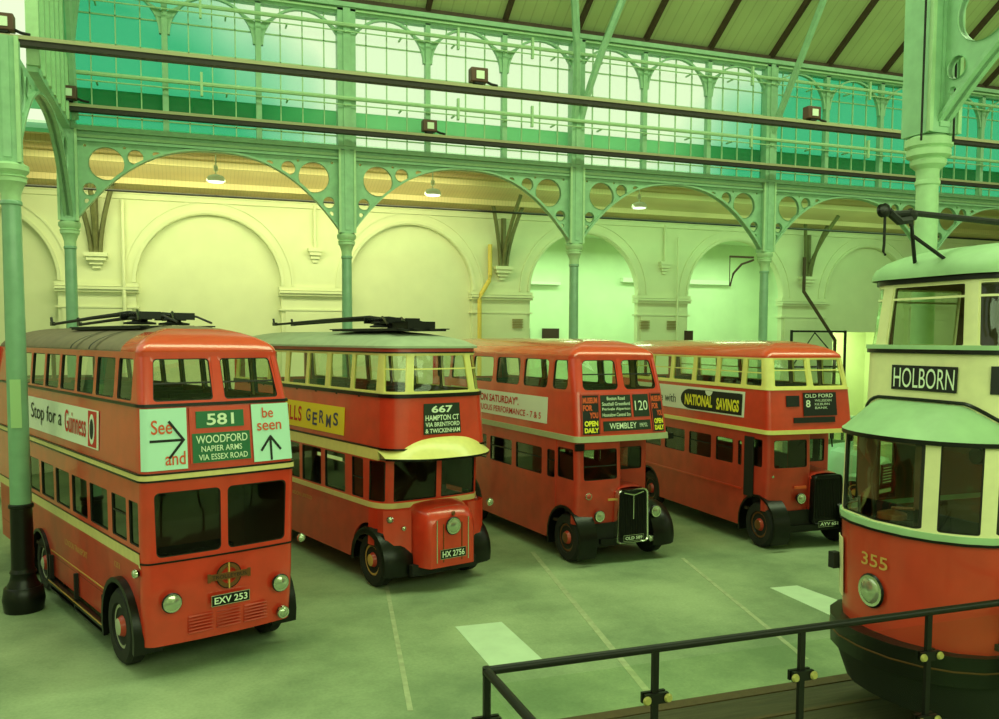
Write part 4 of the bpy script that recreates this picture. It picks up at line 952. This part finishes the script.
# ------------------------------------------------------------------ half-cab motor buses
def halfcab(S, parent, U, rad_x, m, side_w, zsill, ztop, cabfw, hub=BROWN, bulge=False, cab=None, door=None, bk=.85, wy=.6, rw=5.2, radw=.37, rz=(.42, 1.52), cabx=(-1.13, -.03), belt=None, radm=CHROME, pillarless=False):
    b = MB(); arcs = [(wy, .5, .66), (rw, .5, .62)]
    z2 = arch_bottom(.38, arcs)
    # main saloon
    M_ = Shell([(.3, 1.14, bk, .06, .06, U, 0), (2.6, 1.14, bk, .06, .06, U, 0)])
    panel(b, M_, -2 - U, -2 - bk - .06, z2, zsill, m, inner=INSIDE, step=.1); panel(b, M_, 2 + bk + .06, 2 + U, z2, zsill, m, inner=INSIDE, step=.1)
    panel(b, M_, -2 - U, 2 + U, ztop, 2.60, m, inner=INSIDE)
    cur = -2 - U
    wl = [(-2 - r_, -2 - f_) for f_, r_ in side_w]; wl.sort()
    for a, c in wl:
        panel(b, M_, cur, a, zsill, ztop, m, inner=INSIDE); window(b, M_, a, c, zsill, ztop, m, parent, (.03, .03), .05, g=GLASSB, inner=INSIDE, bar=.62); cur = c
    panel(b, M_, cur, -2 - bk - .03, zsill, ztop, m, inner=INSIDE)
    panel(b, M_, -.0, .12, .8, ztop, m, inner=INSIDE); panel(b, M_, .12, .95, .8, 1.75, m, inner=INSIDE); window(b, M_, .12, .95, 1.75, ztop, m, parent, (.03, .03), .05, g=GLASSD, inner=INSIDE); panel(b, M_, .95, 2, .8, ztop, m, inner=INSIDE)
    cur = 2 + bk + .05
    for f_, r_ in [x for x in side_w if x[0] > bk + .1]:
        panel(b, M_, cur, 2 + f_, zsill, ztop, m, inner=INSIDE); window(b, M_, 2 + f_, 2 + r_, zsill, ztop, m, parent, (.03, .03), .05, g=GLASSB, inner=INSIDE); cur = 2 + r_
    panel(b, M_, cur, 2 + U, zsill, ztop, m, inner=INSIDE)
    rear_wall(b, M_, [.38, 1.6, 2.6], m); b.box(-1.08, 1.08, bk, U - .1, .76, .82, FLOORB)
    b.build('lower_body', parent)
    # cab
    c0, c1 = cabx; cw = (c1 - c0) / 2
    K = Shell([(.8, cw, .12, .11, .14, bk + .3, .03), (1.7, cw, .06, .10, .14, bk + .3, .03), (2.6, cw, .1, .10, .14, bk + .3, .03)], cx=(c0 + c1) / 2)
    cb = MB(); zc = arch_bottom(.82, [(wy, .5, .66)])
    panel(cb, K, -2 - bk - .1, -2 - .3, zc, zsill + .05, m, inner=INSIDE, step=.08); panel(cb, K, -2 - .3, 2.28, .84, zsill + .05, m, inner=INSIDE, nz=2); panel(cb, K, 2.28, 2 + bk, .84, zsill + .05, m, inner=INSIDE)
    zw0 = zsill + .05
    panel(cb, K, -2 - bk - .1, 2 + bk, ztop + .1, 2.60, m, inner=INSIDE)
    cur = -2 - bk - .1
    for a, c, zz in cabfw:
        panel(cb, K, cur, a, zw0, ztop + .1, m, inner=INSIDE); window(cb, K, a, c, zw0, ztop + .1, m, parent, (.03, .03), .05, g=GLASSD, inner=INSIDE, bar=zz); cur = c
    panel(cb, K, cur, 2 + bk, zw0, ztop + .1, m, inner=INSIDE)
    cb.box(c0 + .15, c1 - .15, .5, .8, .84, 1.6, BLKMAT); cb.build('cab', parent)
    # bonnet and radiator
    bo = MB(); rows = []
    for y, zt in ((.02, rz[1] + .04), (bk, rz[1] + .1)):
        r_ = []
        for x, z in ((-radw, .8), (-radw, zt - .1), (-radw * .7, zt - .02), (0, zt), (radw * .7, zt - .02), (radw, zt - .1), (radw, .8)): r_.append(Vector((rad_x + x, y, z)))
        rows.append(r_)
    bo.grid(rows, m, False); bo.build('bonnet', parent)
    ra = MB(); w_, z0, z1 = radw, rz[0], rz[1]
    out = []
    for cx_, cz_, a0 in ((w_ - .09, z1 - .09, 0), (-w_ + .09, z1 - .09, 90), (-w_ + .07, z0 + .07, 180), (w_ - .07, z0 + .07, 270)):
        for k in range(5): a = math.radians(a0 + 22.5 * k); out.append((rad_x + cx_ + .09 * math.cos(a), cz_ + .09 * math.sin(a)))
    def ringpts(f, y): return [Vector((rad_x + (x - rad_x) * f, y, (z0 + z1) / 2 + (z - (z0 + z1) / 2) * (1 - (1 - f) * .6))) for x, z in out]
    R_ = [ringpts(1, .05), ringpts(1, -.08), ringpts(.97, -.1), ringpts(.91, -.08)]
    for r_ in R_: r_.append(r_[0])
    ra.grid(R_, radm, False); r0 = ra.build('radiator', parent)
    gr = MB(); gr.face([gr.vv(p) for p in ringpts(.92, -.06)], BLKMAT)
    for i in range(15): x = rad_x - w_ * .8 + i * w_ * 1.6 / 14; gr.box(x - .006, x + .006, -.075, -.06, z0 + .1, z1 - .09, BLACK)
    gr.build('grille', r0)
    # wings, chassis, wheels
    wing(parent, 1, wy, 0, 0, 1.17, .62); mudguard(parent, -1.16, -.75, wy, .5, .68, -30, 200)
    for sx in (-1, 1): wheel(parent, sx * 1.1, wy, sx, .5, hub=hub); wheel(parent, sx * 1.08, rw, sx, .5, hub=hub); mudguard(parent, sx * 1.145, sx * .8, rw, .5, .64, -10, 190)
    ch = MB(); ch.box(-.9, .9, .1, U - .2, .34, .62, BLKMAT); ch.box(-1.0, .9, .05, .14, .36, .84, BLKMAT); ch.box(-.6, .9, -.02, .06, .42, .52, BLACK); ch.build('chassis', parent)
    return K, M_

B3 = place_bus('double_decker_bus', 'red motor bus showing 120 Wembley with tall chromed radiator and all red window pillars', 2.631, 17.604, -.459, -.03)
U3 = 7.9
SU = Shell([(2.5, 1.14, .06, .12, .14, U3, .05), (3.5, 1.10, .22, .13, .16, U3, .05), (4.1, 1.04, .40, .15, .2, U3, .05)])
sd = [(.52, 1.18), (1.36, 2.5), (2.66, 3.9), (4.05, 5.25), (5.4, 6.6), (6.7, 7.6)]
upper_deck(SU, B3, 2.6, 3.53, 4.20, 4.25, RED, sd, [(-.98, -.05), (.05, .98)], 0, fbar=.52, rear_u=U3, rad=.1)
roof(SU, 4.25, .36, B3, (REDROOF, REDROOF), split=.95, fcl=1.0, pw=1.75)
halfcab(SU, B3, U3, .14, RED2, [(.92, 1.30), (1.48, 2.75), (2.9, 4.1), (4.25, 5.2), (5.4, 6.6)], 1.66, 2.30, [(-2.88, -2.02, None), (-.95, .97, .45)], wy=.55, rw=5.15)
band(SU, -2 - U3, 2 + U3, 2.52, 2.64, GREYBAND, B3, 'grey_band', .035, .05)
q = ad_board(SU, B3, 1.3, 6.5, 2.80, 3.36, WHITE)
surf_text(SU, 'GOODS ON SATURDAY".', Ls(5.7), Ls(2.6), 3.1, 3.28, LRED, q, -.028, .02); surf_text(SU, 'CONTINUOUS PERFORMANCE - 7 & 5', Ls(5.5), Ls(1.55), 2.88, 3.02, LRED, q, -.028, .01)
plate(SU, -.58, .69, 2.70, 3.50, RED, .015, B3, 'destination_box')
q = plate(SU, -.56, .18, 3.0, 3.46, BLIND, .025, B3, 'destination_blind')
for i, t_ in enumerate(('Boston Road', 'Southall Greenford', 'Perivale Alperton', 'Hounslow Central Stn')): surf_text(SU, t_, -.53 + (.12 if i == 0 else 0), .15 - (.12 if i == 0 else 0), 3.355 - i * .11, 3.425 - i * .11, LWHITE, q, -.03, .01)
q = plate(SU, .24, .65, 3.0, 3.46, BLIND, .025, B3, 'destination_blind'); surf_text(SU, '120', .28, .61, 3.13, 3.33, LWHITE, q, -.03, .0)
q = plate(SU, -.52, .65, 2.73, 2.93, BLIND, .025, B3, 'destination_blind'); surf_text(SU, 'WEMBLEY', -.38, .28, 2.77, 2.89, LWHITE, q, -.03, .01); surf_text(SU, 'EMPIRE POOL', .36, .56, 2.79, 2.87, LWHITE, q, -.03, .0)
for s0, s1 in ((-1.02, -.60), (.70, 1.02)):
    q = plate(SU, s0, s1, 2.68, 3.48, LBLK, .025, B3, 'advertisement_panel'); d = s1 - s0
    fr_ = MB(); stroke(fr_, SU, [(s0 + .01, 2.69), (s0 + .01, 3.47), ((s0 + s1) / 2, 3.47), (s1 - .01, 3.47), (s1 - .01, 2.69)], .02, LENSR, -.034); fr_.build('poster_rim', q)
    surf_text(SU, 'OPEN', s0 + d * .16, s1 - d * .10, 2.84, 2.95, LYEL, q, -.032, .05); surf_text(SU, 'DAILY', s0 + d * .16, s1 - d * .08, 2.71, 2.81, LYEL, q, -.032, .05)
    for a_, c_, z_, tt in ((.1, .9, 3.30, 'MUSEUM'), (.1, .62, 3.15, 'FOR'), (.45, .92, 3.0, 'YOU')): surf_text(SU, tt, s0 + d * a_, s0 + d * c_, z_, z_ + .12, ORANGE, q, -.032, .05)
headlamp(B3, -.62, .02, 1.0, .11); headlamp(B3, .75, -.02, 1.0, .12); headlamp(B3, -.86, .07, 1.42, .07, .03, 'side_lamp', lens=LENSR, body=RED); headlamp(B3, .62, -.06, .45, .07, .06, 'fog_lamp')
numplate(B3, 'OLD 589', -.1, .38, -.12, .46, .57)
rb = MB(); rb.box(.13, .15, -.1, -.07, .9, 1.42, CHROME); rb.tube([(-.1, -.1, 1.46), (.14, -.11, 1.40), (.38, -.1, 1.46)], .012, CHROME, 6); rb.build('radiator_trim', B3)
sg = MB(); sg.box(-1.2, -1.0, .0, .06, 2.36, 2.5, BLACK); sg.build('signal_arm', B3)
fl = MB(); fl.box(1.14, 1.24, .05, .1, 2.5, 2.62, BLACK); fl.build('marker_lamp', B3)
seat_rows(B3, [1.3 + i * .95 for i in range(6)], 2.6)
em = MB(); em.box(-.40, -.14, .02, .05, 1.30, 1.34, LGOLD); em.build('badge', B3)

B4 = place_bus('double_decker_bus', 'red motor bus with yellow window pillars and National Savings poster, farthest of the four buses', 7.003, 18.905, -.332, -.08)
U4 = 7.7
SU = Shell([(2.5, 1.14, .05, .12, .14, U4, .03), (3.5, 1.10, .16, .12, .14, U4, .03), (4.1, 1.04, .32, .14, .2, U4, .03)])
sd = [(.40, 1.06), (1.16, 2.12), (2.22, 3.16), (3.26, 4.24), (4.34, 5.3), (5.4, 6.3), (6.4, 7.4)]
upper_deck(SU, B4, 2.6, 3.54, 4.20, 4.22, RED, sd, [(-.98, -.04), (.04, .98)], 0, pillar=YCREAM, fbar=.6, rear_u=U4, rad=.03, fm=YCREAM, sidebar=.5)
roof(SU, 4.22, .36, B4, (REDROOF, REDROOF), split=.95, fcl=1.0, pw=1.75)
halfcab(SU, B4, U4, .36, RED2, [(1.0, 1.2), (1.34, 2.1), (2.25, 3.3), (3.45, 4.5), (4.65, 5.6)], 1.72, 2.34, [(-2.9, -2.25, None), (-.95, .97, None)], wy=.42, rw=5.35, radw=.38, rz=(.55, 1.62), cabx=(-1.13, .03), radm=BLACK, hub=BROWN)
dr = MB(); dr.box(-1.165, -1.14, .56, .9, 1.1, 2.44, BLKMAT); dr.build('cab_door', B4)
band(SU, -2 - U4, 2 + U4, 2.54, 2.63, YCREAM, B4, 'yellow_moulding', .035, .05); band(SU, -2 - U4, 2 + U4, 3.50, 3.54, YCREAM, B4, 'sill_moulding', .02, .03)
q = ad_board(SU, B4, .98, 6.2, 2.84, 3.42, WHITE)
surf_text(SU, 'Safe with', Ls(5.1), Ls(3.95), 2.98, 3.2, LBLK, q, -.028)
pts = []
for k in range(24):
    a = 2 * PI * k / 24; pts.append((Ls(2.2) + (1.05 if math.cos(a) > 0 else -1.05) - .0 + .38 * math.cos(a) * 1.2, 3.12 + .25 * math.sin(a)))
o = surf_poly(SU, [(min(max(x, Ls(3.75)), Ls(1.05)), y) for x, y in pts], LBLK, -.026, 'poster_roundel', B4)
surf_text(SU, 'NATIONAL', Ls(3.5), Ls(2.25), 2.96, 3.24, LYEL, q, -.032, .04); surf_text(SU, 'SAVINGS', Ls(2.08), Ls(1.16), 2.94, 3.22, LYEL, q, -.032, .04)
k = MB(); k.grid([[SU.P(Ls(2.42) + .16 * math.cos(PI + PI * i / 10) * r, 3.36 + .12 * math.sin(PI + PI * i / 10) * r, -.033) for i in range(11)] for r in (0, 1)], WHITE, False); k.build('poster_crown', B4)
q = plate(SU, -.24, .66, 2.93, 3.44, LBLK, .025, B4, 'destination_blind')
surf_text(SU, 'OLD FORD', -.2, .56, 3.33, 3.41, LWHITE, q, -.03, .01); surf_text(SU, '8', -.18, -.06, 3.12, 3.28, LWHITE, q, -.03, .02)
for i, t_ in enumerate(('WILLESDEN', 'KILBURN', 'BANK')): surf_text(SU, t_, .06, .52 - i * .06, 3.24 - i * .08, 3.29 - i * .08, LWHITE, q, -.03)
plate(SU, -.68, -.34, 3.14, 3.38, LBLK, .02, B4, 'route_box'); plate(SU, -.5, .6, 2.78, 2.9, LBLK, .02, B4, 'route_box')
headlamp(B4, -.32, -.02, 1.12, .11); headlamp(B4, .95, .1, 1.0, .12); headlamp(B4, -.98, .12, 1.62, .075, .05, 'side_lamp'); headlamp(B4, .98, .2, .55, .05, .05, 'fog_lamp')
numplate(B4, 'AYV 651', .1, .64, -.13, .48, .6)
em = MB(); em.box(-.46, -.16, .0, .04, 1.33, 1.39, ORANGE); em.build('badge', B4)
band(Shell([(.3, 1.15, .8, .06, .06, U4, 0), (2.6, 1.15, .8, .06, .06, U4, 0)]), Ls(7.5), Ls(1.0), 1.2, 1.24, RED, B4, 'panel_moulding', .01, .02)
seat_rows(B4, [1.3 + i * .95 for i in range(6)], 2.6)
# ================================================================== the tram
T = thing('double_deck_tram', 'red and cream tram showing Holborn with pale domed cab roof, filling the right edge', 'tram', (9.85, -15.79, .045), -PI / 2)
UT = 8.5; zo = -.045
def TS(keys): return Shell([(k[0] + zo,) + k[1:] for k in keys])
TL = TS([(1.1, 1.08, .27, 1.01, .8, UT, 0), (2.46, 1.11, .24, 1.04, .8, UT, 0), (3.7, 1.11, .27, 1.04, .8, UT, 0)])
b = MB(); panel(b, TL, -2 - UT, 2 + UT, 1.15, 2.40, TRAMRED, inner=INSIDE, nz=3)
b.box(-1.1, 1.1, .9, UT, 1.25, 1.32, FLOORB); b.build('dash_panel', T)
b = MB(); panel(b, TL, -2 - UT, 2 + UT, 2.40, 2.47, TRAMROOF, -.03, .06); panel(b, TL, -2 - UT, 2 + UT, 2.37, 2.40, BLACK, -.035, .05); b.build('waist_rail', T)
b = MB(); wins = [(-2.9, -1.95), (-1.88, -1.42), (-1.36, -.2 - .9), (-1.02, 1.20), (1.27, 1.60), (1.67, 2.95)]
wins = [(-2.95, -1.9), (-1.84, -1.46), (-1.40, 1.30), (1.36, 1.72), (1.80, 2.9)]
wins = [(-3.6, -2.0), (-1.93, -1.55), (-1.47, 1.34), (1.41, 1.72), (1.79, 2.72), (2.8, 3.9), (4.0, 5.1), (5.2, 6.3)]
cur = -2 - UT
for a, c in wins:
    panel(b, TL, cur, a, 2.47, 3.46, TRAMCREAM, inner=INSIDE)
    window(b, TL, a, c, 2.47, 3.46, TRAMCREAM, T, (.012, .02), .03, g=GLASSB, inner=INSIDE); cur = c
panel(b, TL, cur, 2 + UT, 2.47, 3.46, TRAMCREAM, inner=INSIDE); b.build('cab_pillars', T)
# bulkhead behind the driver
b = MB(); b.box(-1.1, -.75, .95, 1.0, 1.3, 3.5, INSIDE); b.box(-.15, .15, .95, 1.0, 1.3, 3.5, INSIDE); b.box(.8, 1.1, .95, 1.0, 1.3, 3.5, INSIDE); b.box(-1.1, 1.1, .95, 1.0, 1.3, 2.55, BLKMAT); b.box(-1.1, 1.1, .95, 1.0, 3.3, 3.6, INSIDE)
b.box(-.2, .2, .35, .6, 1.3, 2.5, BLKMAT); b.lathe([(.16, 2.5), (.16, 2.56), (.03, 2.6)], BROWN, 14, Matrix.Translation((0, .48, 0))); b.tube([(.0, .48, 2.62), (.3, .5, 2.66)], .02, BROWN, 6)
b.lathe([(.09, 0), (.09, .06)], BLACK, 14, Matrix.Translation((.75, .93, 3.3)) @ RX); b.box(-.75, -.15, .97, .985, 2.55, 3.3, GLASSB); b.box(.15, .8, .97, .985, 2.55, 3.3, GLASSB); b.build('bulkhead', T)
# domed cab roof
TU = TS([(3.5, 1.12, .82, .5, .5, UT, 0), (4.48, 1.09, .84, .45, .45, UT, 0), (5.3, 1.02, .90, .45, .45, UT, 0)])
b = MB(); rows = []; n = 9
ssl = [-2 - 1.4, -2 - 1.15] + [-2 + i / 10 for i in range(0, 11)] + [-.5, 0, .5] + [1 + i / 10 for i in range(0, 11)] + [2 + 1.15, 2 + 1.4]
for j in range(n + 1):
    t = j / n; row = []
    for s_i in ssl:
        p = TL.P(s_i, 3.55 + zo, -.05); q = Vector((TU.P(s_i, 3.7, 0).x, TU.P(s_i, 3.7, 0).y + .05, 0))
        fa = 1 - min(1, abs(p.x) / 1.1) ** 1.7
        hgt = .05 + .28 * fa
        x = p.x + (q.x - p.x) * t; y = p.y + (max(q.y, p.y + .02) - p.y) * t
        row.append(Vector((x, y, 3.52 + zo + hgt * math.sin(t * PI / 2) + .04 * t)))
    rows.append(row)
b.grid(rows, TRAMROOF, True, True); b.build('cab_roof', T)
k = MB(); top = rows[-1]; k.tube([p + Vector((0, -.05, .02)) for p in top], .022, BLACK, 6); k.build('roof_beading', T)
k = MB(); k.grid([rows[0], [p + Vector((0, 0, -.05)) for p in rows[0]]], BLACK, False); k.grid([[p + Vector((0, 0, -.05)) for p in rows[0]], [p + Vector((-p.x * .2, .3, -.05)) for p in rows[0]]], BLKMAT, False); k.build('roof_edge', T)
# upper deck
b = MB(); panel(b, TU, -2 - UT, 2 + UT, 3.50, 4.46, TRAMCREAM, inner=INSIDE, nz=2); panel(b, TU, -2 - UT, 2 + UT, 5.22, 5.34, TRAMCREAM, inner=INSIDE)
b.box(-1.05, 1.05, 1.2, UT, 3.58, 3.62, FLOORB)
wins = [(-4.5, -3.4), (-1.93, -1.12), (-.92, .92), (1.12, 1.93), (3.4, 4.5), (4.6, 5.8)]
cur = -2 - UT
for a, c in wins:
    panel(b, TU, cur, a, 4.46, 5.22, TRAMCREAM, inner=INSIDE); window(b, TU, a, c, 4.46, 5.22, TRAMCREAM, T, (.015, .02), .02, g=GLASSB, inner=INSIDE, bar=.78, fm=TRAMCREAM, fw=.02); cur = c
panel(b, TU, cur, 2 + UT, 4.46, 5.22, TRAMCREAM, inner=INSIDE); rear_wall(b, TU, [3.5, 4.4, 5.3], TRAMCREAM); b.build('upper_body', T)
band(TU, -2 - UT, 2 + UT, 4.40, 4.45, BLACK, T, 'black_moulding', .035, .05); band(TU, -2 - UT, 2 + UT, 4.45, 4.50, TRAMROOF, T, 'sill_moulding', .05, .06)
roof(TU, 5.33, .38, T, (TRAMROOF, TRAMROOF), pw=2.0, off=.09, fcl=1.3, zlip=.05)
rr_ = MB(); panel(rr_, TU, -2 - UT, 2 + UT, 5.22, 5.29, BLACK, -.03, .03); rr_.build('gutter', T)
q = plate(TU, -.66, .82, 3.97, 4.26, LBLK, .02, T, 'destination_blind'); surf_text(TU, 'HOLBORN', -.60, .78, 4.0, 4.23, LWHITE, q, -.026, .0)
q = plate(TU, 1.35, 2.7, 3.98, 4.28, LBLK, .02, T, 'destination_blind'); surf_text(TU, '35', 1.62, 1.95, 4.0, 4.2, LWHITE, q, -.026, .02)
# lamp, number, side plate, fender
HM = Matrix.Translation((0, .0, 0))
headlamp(T, -.03, .25, 1.66, .18, .1)
V, F = text_mesh('355', .01); tm = MB()
for x, v in V:
    xx = -.2 + .40 * x; tm.v.append((xx, .25 + .8 - .8 * math.sqrt(1 - (max(0, abs(xx) - .07) / 1.05) ** 2) - .014, 1.94 + .15 * v))
[tm.face(f, LGOLD) for f in F]; tm.build('lettering', T)
q = plate(TL, -1.55, -1.36, 1.42, 2.14, TRAMCREAM, .03, T, 'side_plate'); k = MB(); P0 = TL.P(-1.47, 1.85, -.09); k.box(P0.x - .05, P0.x + .05, P0.y - .05, P0.y + .05, 1.72, 1.92, BLKMAT); k.build('coupling_socket', T)
FD = TS([(.5, 1.12, .09, 1.08, .9, UT, 0), (1.4, 1.17, .07, 1.1, .95, UT, 0)])
b = MB(); panel(b, FD, -2 - UT, 2 + UT, .86, 1.16, BLACK, 0, .1); panel(b, FD, -2 - UT, 2 + UT, 1.16, 1.19, BLACK, 0, .3); b.build('fender', T)
b = MB(); panel(b, FD, -2.3, 2.3, 1.02, 1.035, BROWN, -.008, .01); b.build('fender_moulding', T)
AP = TS([(.3, 1.0, .4, .9, .8, UT, 0), (.9, 1.08, .12, 1.0, .9, UT, 0)])
b = MB(); panel(b, AP, -2 - UT, 2 + UT, .42, .9, BLKMAT); b.build('apron', T)
b = MB(); b.box(-.8, .8, 1.2, 6.5, .35, .9, BLKMAT); b.build('truck', T)
for y in (2.0, 4.2):
    for sx in (-1, 1):
        mb = MB(); M = Matrix.Rotation(PI / 2, 4, 'Y'); mb.lathe([(.36, -.05), (.4, -.05), (.39, .05), (.1, .08)], BLKMAT, 24, M); mb.build('wheel', T, (sx * .72, y, .4))
# trolley pole lying over the roof front
pl = MB(); pl.tube([(.25, -.0, 5.92), (-.0, .6, 6.0), (-.25, 3.0, 5.98), (-.3, 5.5, 5.9)], [.03, .035, .04, .05], BLKMAT, 8); pl.build('trolley_pole', T)
hd = MB(); hd.lathe([(.05, -.04), (.075, -.025), (.04, 0), (.075, .025), (.05, .04)], BLACK, 16, Matrix.Translation((.25, -.02, 5.96)) @ Matrix.Rotation(PI / 2, 4, 'Y')); hd.tube([(.25, .05, 5.95), (.2, .25, 5.86), (.1, .5, 5.9)], .045, BLKMAT, 6); hd.tube([(.25, .0, 5.9), (.25, .0, 5.6), (.22, .02, 5.52), (.27, .0, 5.48)], .015, BLKMAT, 6); hd.build('trolley_head', T)
ph = MB()
ph.tube([(-.0, .62, 5.9), (-.02, .66, 5.75), (-.25, .95, 5.42)], .022, BLKMAT, 6); ph.tube([(-.02, .66, 5.75), (.22, 1.0, 5.42)], .022, BLKMAT, 6); ph.tube([(0, .62, 5.85), (-.02, .62, 6.05)], .025, BLKMAT, 6); ph.lathe([(.08, 0), (.1, .05), (.08, .1)], BLKMAT, 12, Matrix.Translation((-.02, .6, 5.92))); ph.build('pole_hook', T)
# ================================================================== balustrade in the foreground
BL = thing('glass_balustrade', 'black railing with clear glass panels across the lower right foreground', 'railing', (4.86, -17.3, 0))
xs = [0, 1.5, 3.0, 4.48, 5.98, 7.5]; ZR = 2.0
mb = MB(); mb.tube([(-.0, 0, ZR), (xs[-1] + .5, 0, ZR)], .035, RAILM, 10); mb.build('handrail', BL)
mb = MB(); mb.tube([(0, 0, ZR), (.0, -3.2, ZR)], .035, RAILM, 10); mb.lathe([(.036, -.03), (.036, .03)], RAILM, 12, Matrix.Translation((0, 0, ZR))); mb.build('handrail', BL)
FG = glass('fence_glass', (.94, .97, .92), .0, k=.3)
CL = mat('clamp_brass', (205, 190, 120), .3, metal=.6)
def post(x, y, rot):
    R = Matrix.Translation((x, y, 0)) @ Matrix.Rotation(rot, 4, 'Z')
    mb = MB(); mb.box(-.028, .028, -.02, .02, 0, ZR, RAILM, R); mb.box(-.08, .08, -.06, .06, 0, .015, RAILM, R); mb.build('post', BL)
    for z in (ZR - .42, ZR - 1.05):
        c = MB(); c.box(-.11, .11, .012, .045, z - .045, z + .045, RAILM, R); c.box(-.11, .11, -.045, -.012, z - .045, z + .045, RAILM, R)
        cl = c.build('clamp', BL); k = MB()
        for sx in (-.10, .10): k.lathe([(.035, 0), (.04, .01), (.028, .03)], CL, 14, R @ Matrix.Translation((sx, -.045, z)) @ RX)
        k.build('stud', cl)
for x in xs: post(x, 0, 0)
for y in (-1.5, -3.0): post(0, y, PI / 2)
for a, c in zip(xs, xs[1:]):
    mb = MB(); mb.box(a + .05, c - .05, -.005, .005, .35, ZR - .12, FG); mb.build('glass_panel', BL)
for a, c in ((0, -1.5), (-1.5, -3.0)):
    mb = MB(); mb.box(-.005, .005, c + .05, a - .05, .35, ZR - .12, FG); mb.build('glass_panel', BL)

# ================================================================== vintage vehicle behind the tram
V1 = thing('vintage_lorry', 'pale green bonneted vintage vehicle with round lamps, half hidden behind the tram cab', 'vehicle', (20.9, -4.6, 0), .35)
PG = mat('pale_green_paint', (176, 222, 190), .35, coat=.4)
mb = MB(); rows = []
for y, s4, zt in ((-.1, .8, 1.25), (.0, .95, 1.36), (.5, 1.0, 1.42), (1.3, 1.1, 1.5)):
    hw = .48 * s4; rows.append([Vector((x, y, z)) for x, z in ((-hw, .6), (-hw, zt - .3), (-hw * .8, zt - .08), (0, zt), (hw * .8, zt - .08), (hw, zt - .3), (hw, .6))])
mb.grid(rows, PG, True, True); mb.face([mb.vv(p) for p in rows[0]], PG); mb.build('bonnet', V1)
mb = MB(); mb.box(-.28, .28, -.16, -.1, .6, 1.15, BLKMAT); [mb.box(-.26, .26, -.18, -.16, .65 + i * .08, .68 + i * .08, CHROME) for i in range(6)]; mb.build('grille', V1)
mb = MB(); mb.box(-.85, .85, 1.3, 1.36, .6, 1.6, PG); mb.box(-.85, .85, 1.3, 4.2, .55, .7, BLKMAT); mb.box(-.85, -.8, 1.3, 2.6, .7, 1.6, PG); mb.box(.8, .85, 1.3, 2.6, .7, 1.6, PG); mb.box(-.85, .85, 2.55, 2.6, .7, 2.3, PG)
for x in (-.82, .82): mb.box(x - .03, x + .03, 1.3, 1.36, 1.6, 2.3, BLKMAT)
mb.box(-.88, .88, 1.2, 2.6, 2.3, 2.36, PG); mb.build('cab', V1)
mb = MB(); mb.box(-.8, .8, 1.32, 1.34, 1.6, 2.3, GLASSB); mb.build('windscreen', V1)
for sx in (-1, 1):
    wing(V1, sx, .35, 0, 0, .9, .45, PG, .38, .48); wheel(V1, sx * .82, .35, sx, .38, .18); wheel(V1, sx * .82, 3.5, sx, .38, .18); headlamp(V1, sx * .58, -.15, 1.08, .14)
mb = MB(); mb.box(-.9, .9, -.3, -.24, .42, .52, CHROME); mb.build('bumper', V1)
mb = MB(); mb.tube([(-.9, 1.0, 1.6), (-1.05, .95, 1.9)], .02, BLKMAT, 6); mb.box(-1.12, -.98, .93, .96, 1.85, 2.0, BLACK); mb.build('mirror', V1)

# assign to every mesh: shade smoothly by angle
for o in bpy.data.objects:
    if o.type == 'MESH':
        try: o.data.set_sharp_from_angle(angle=math.radians(38))
        except Exception: pass
bpy.context.view_layer.update()
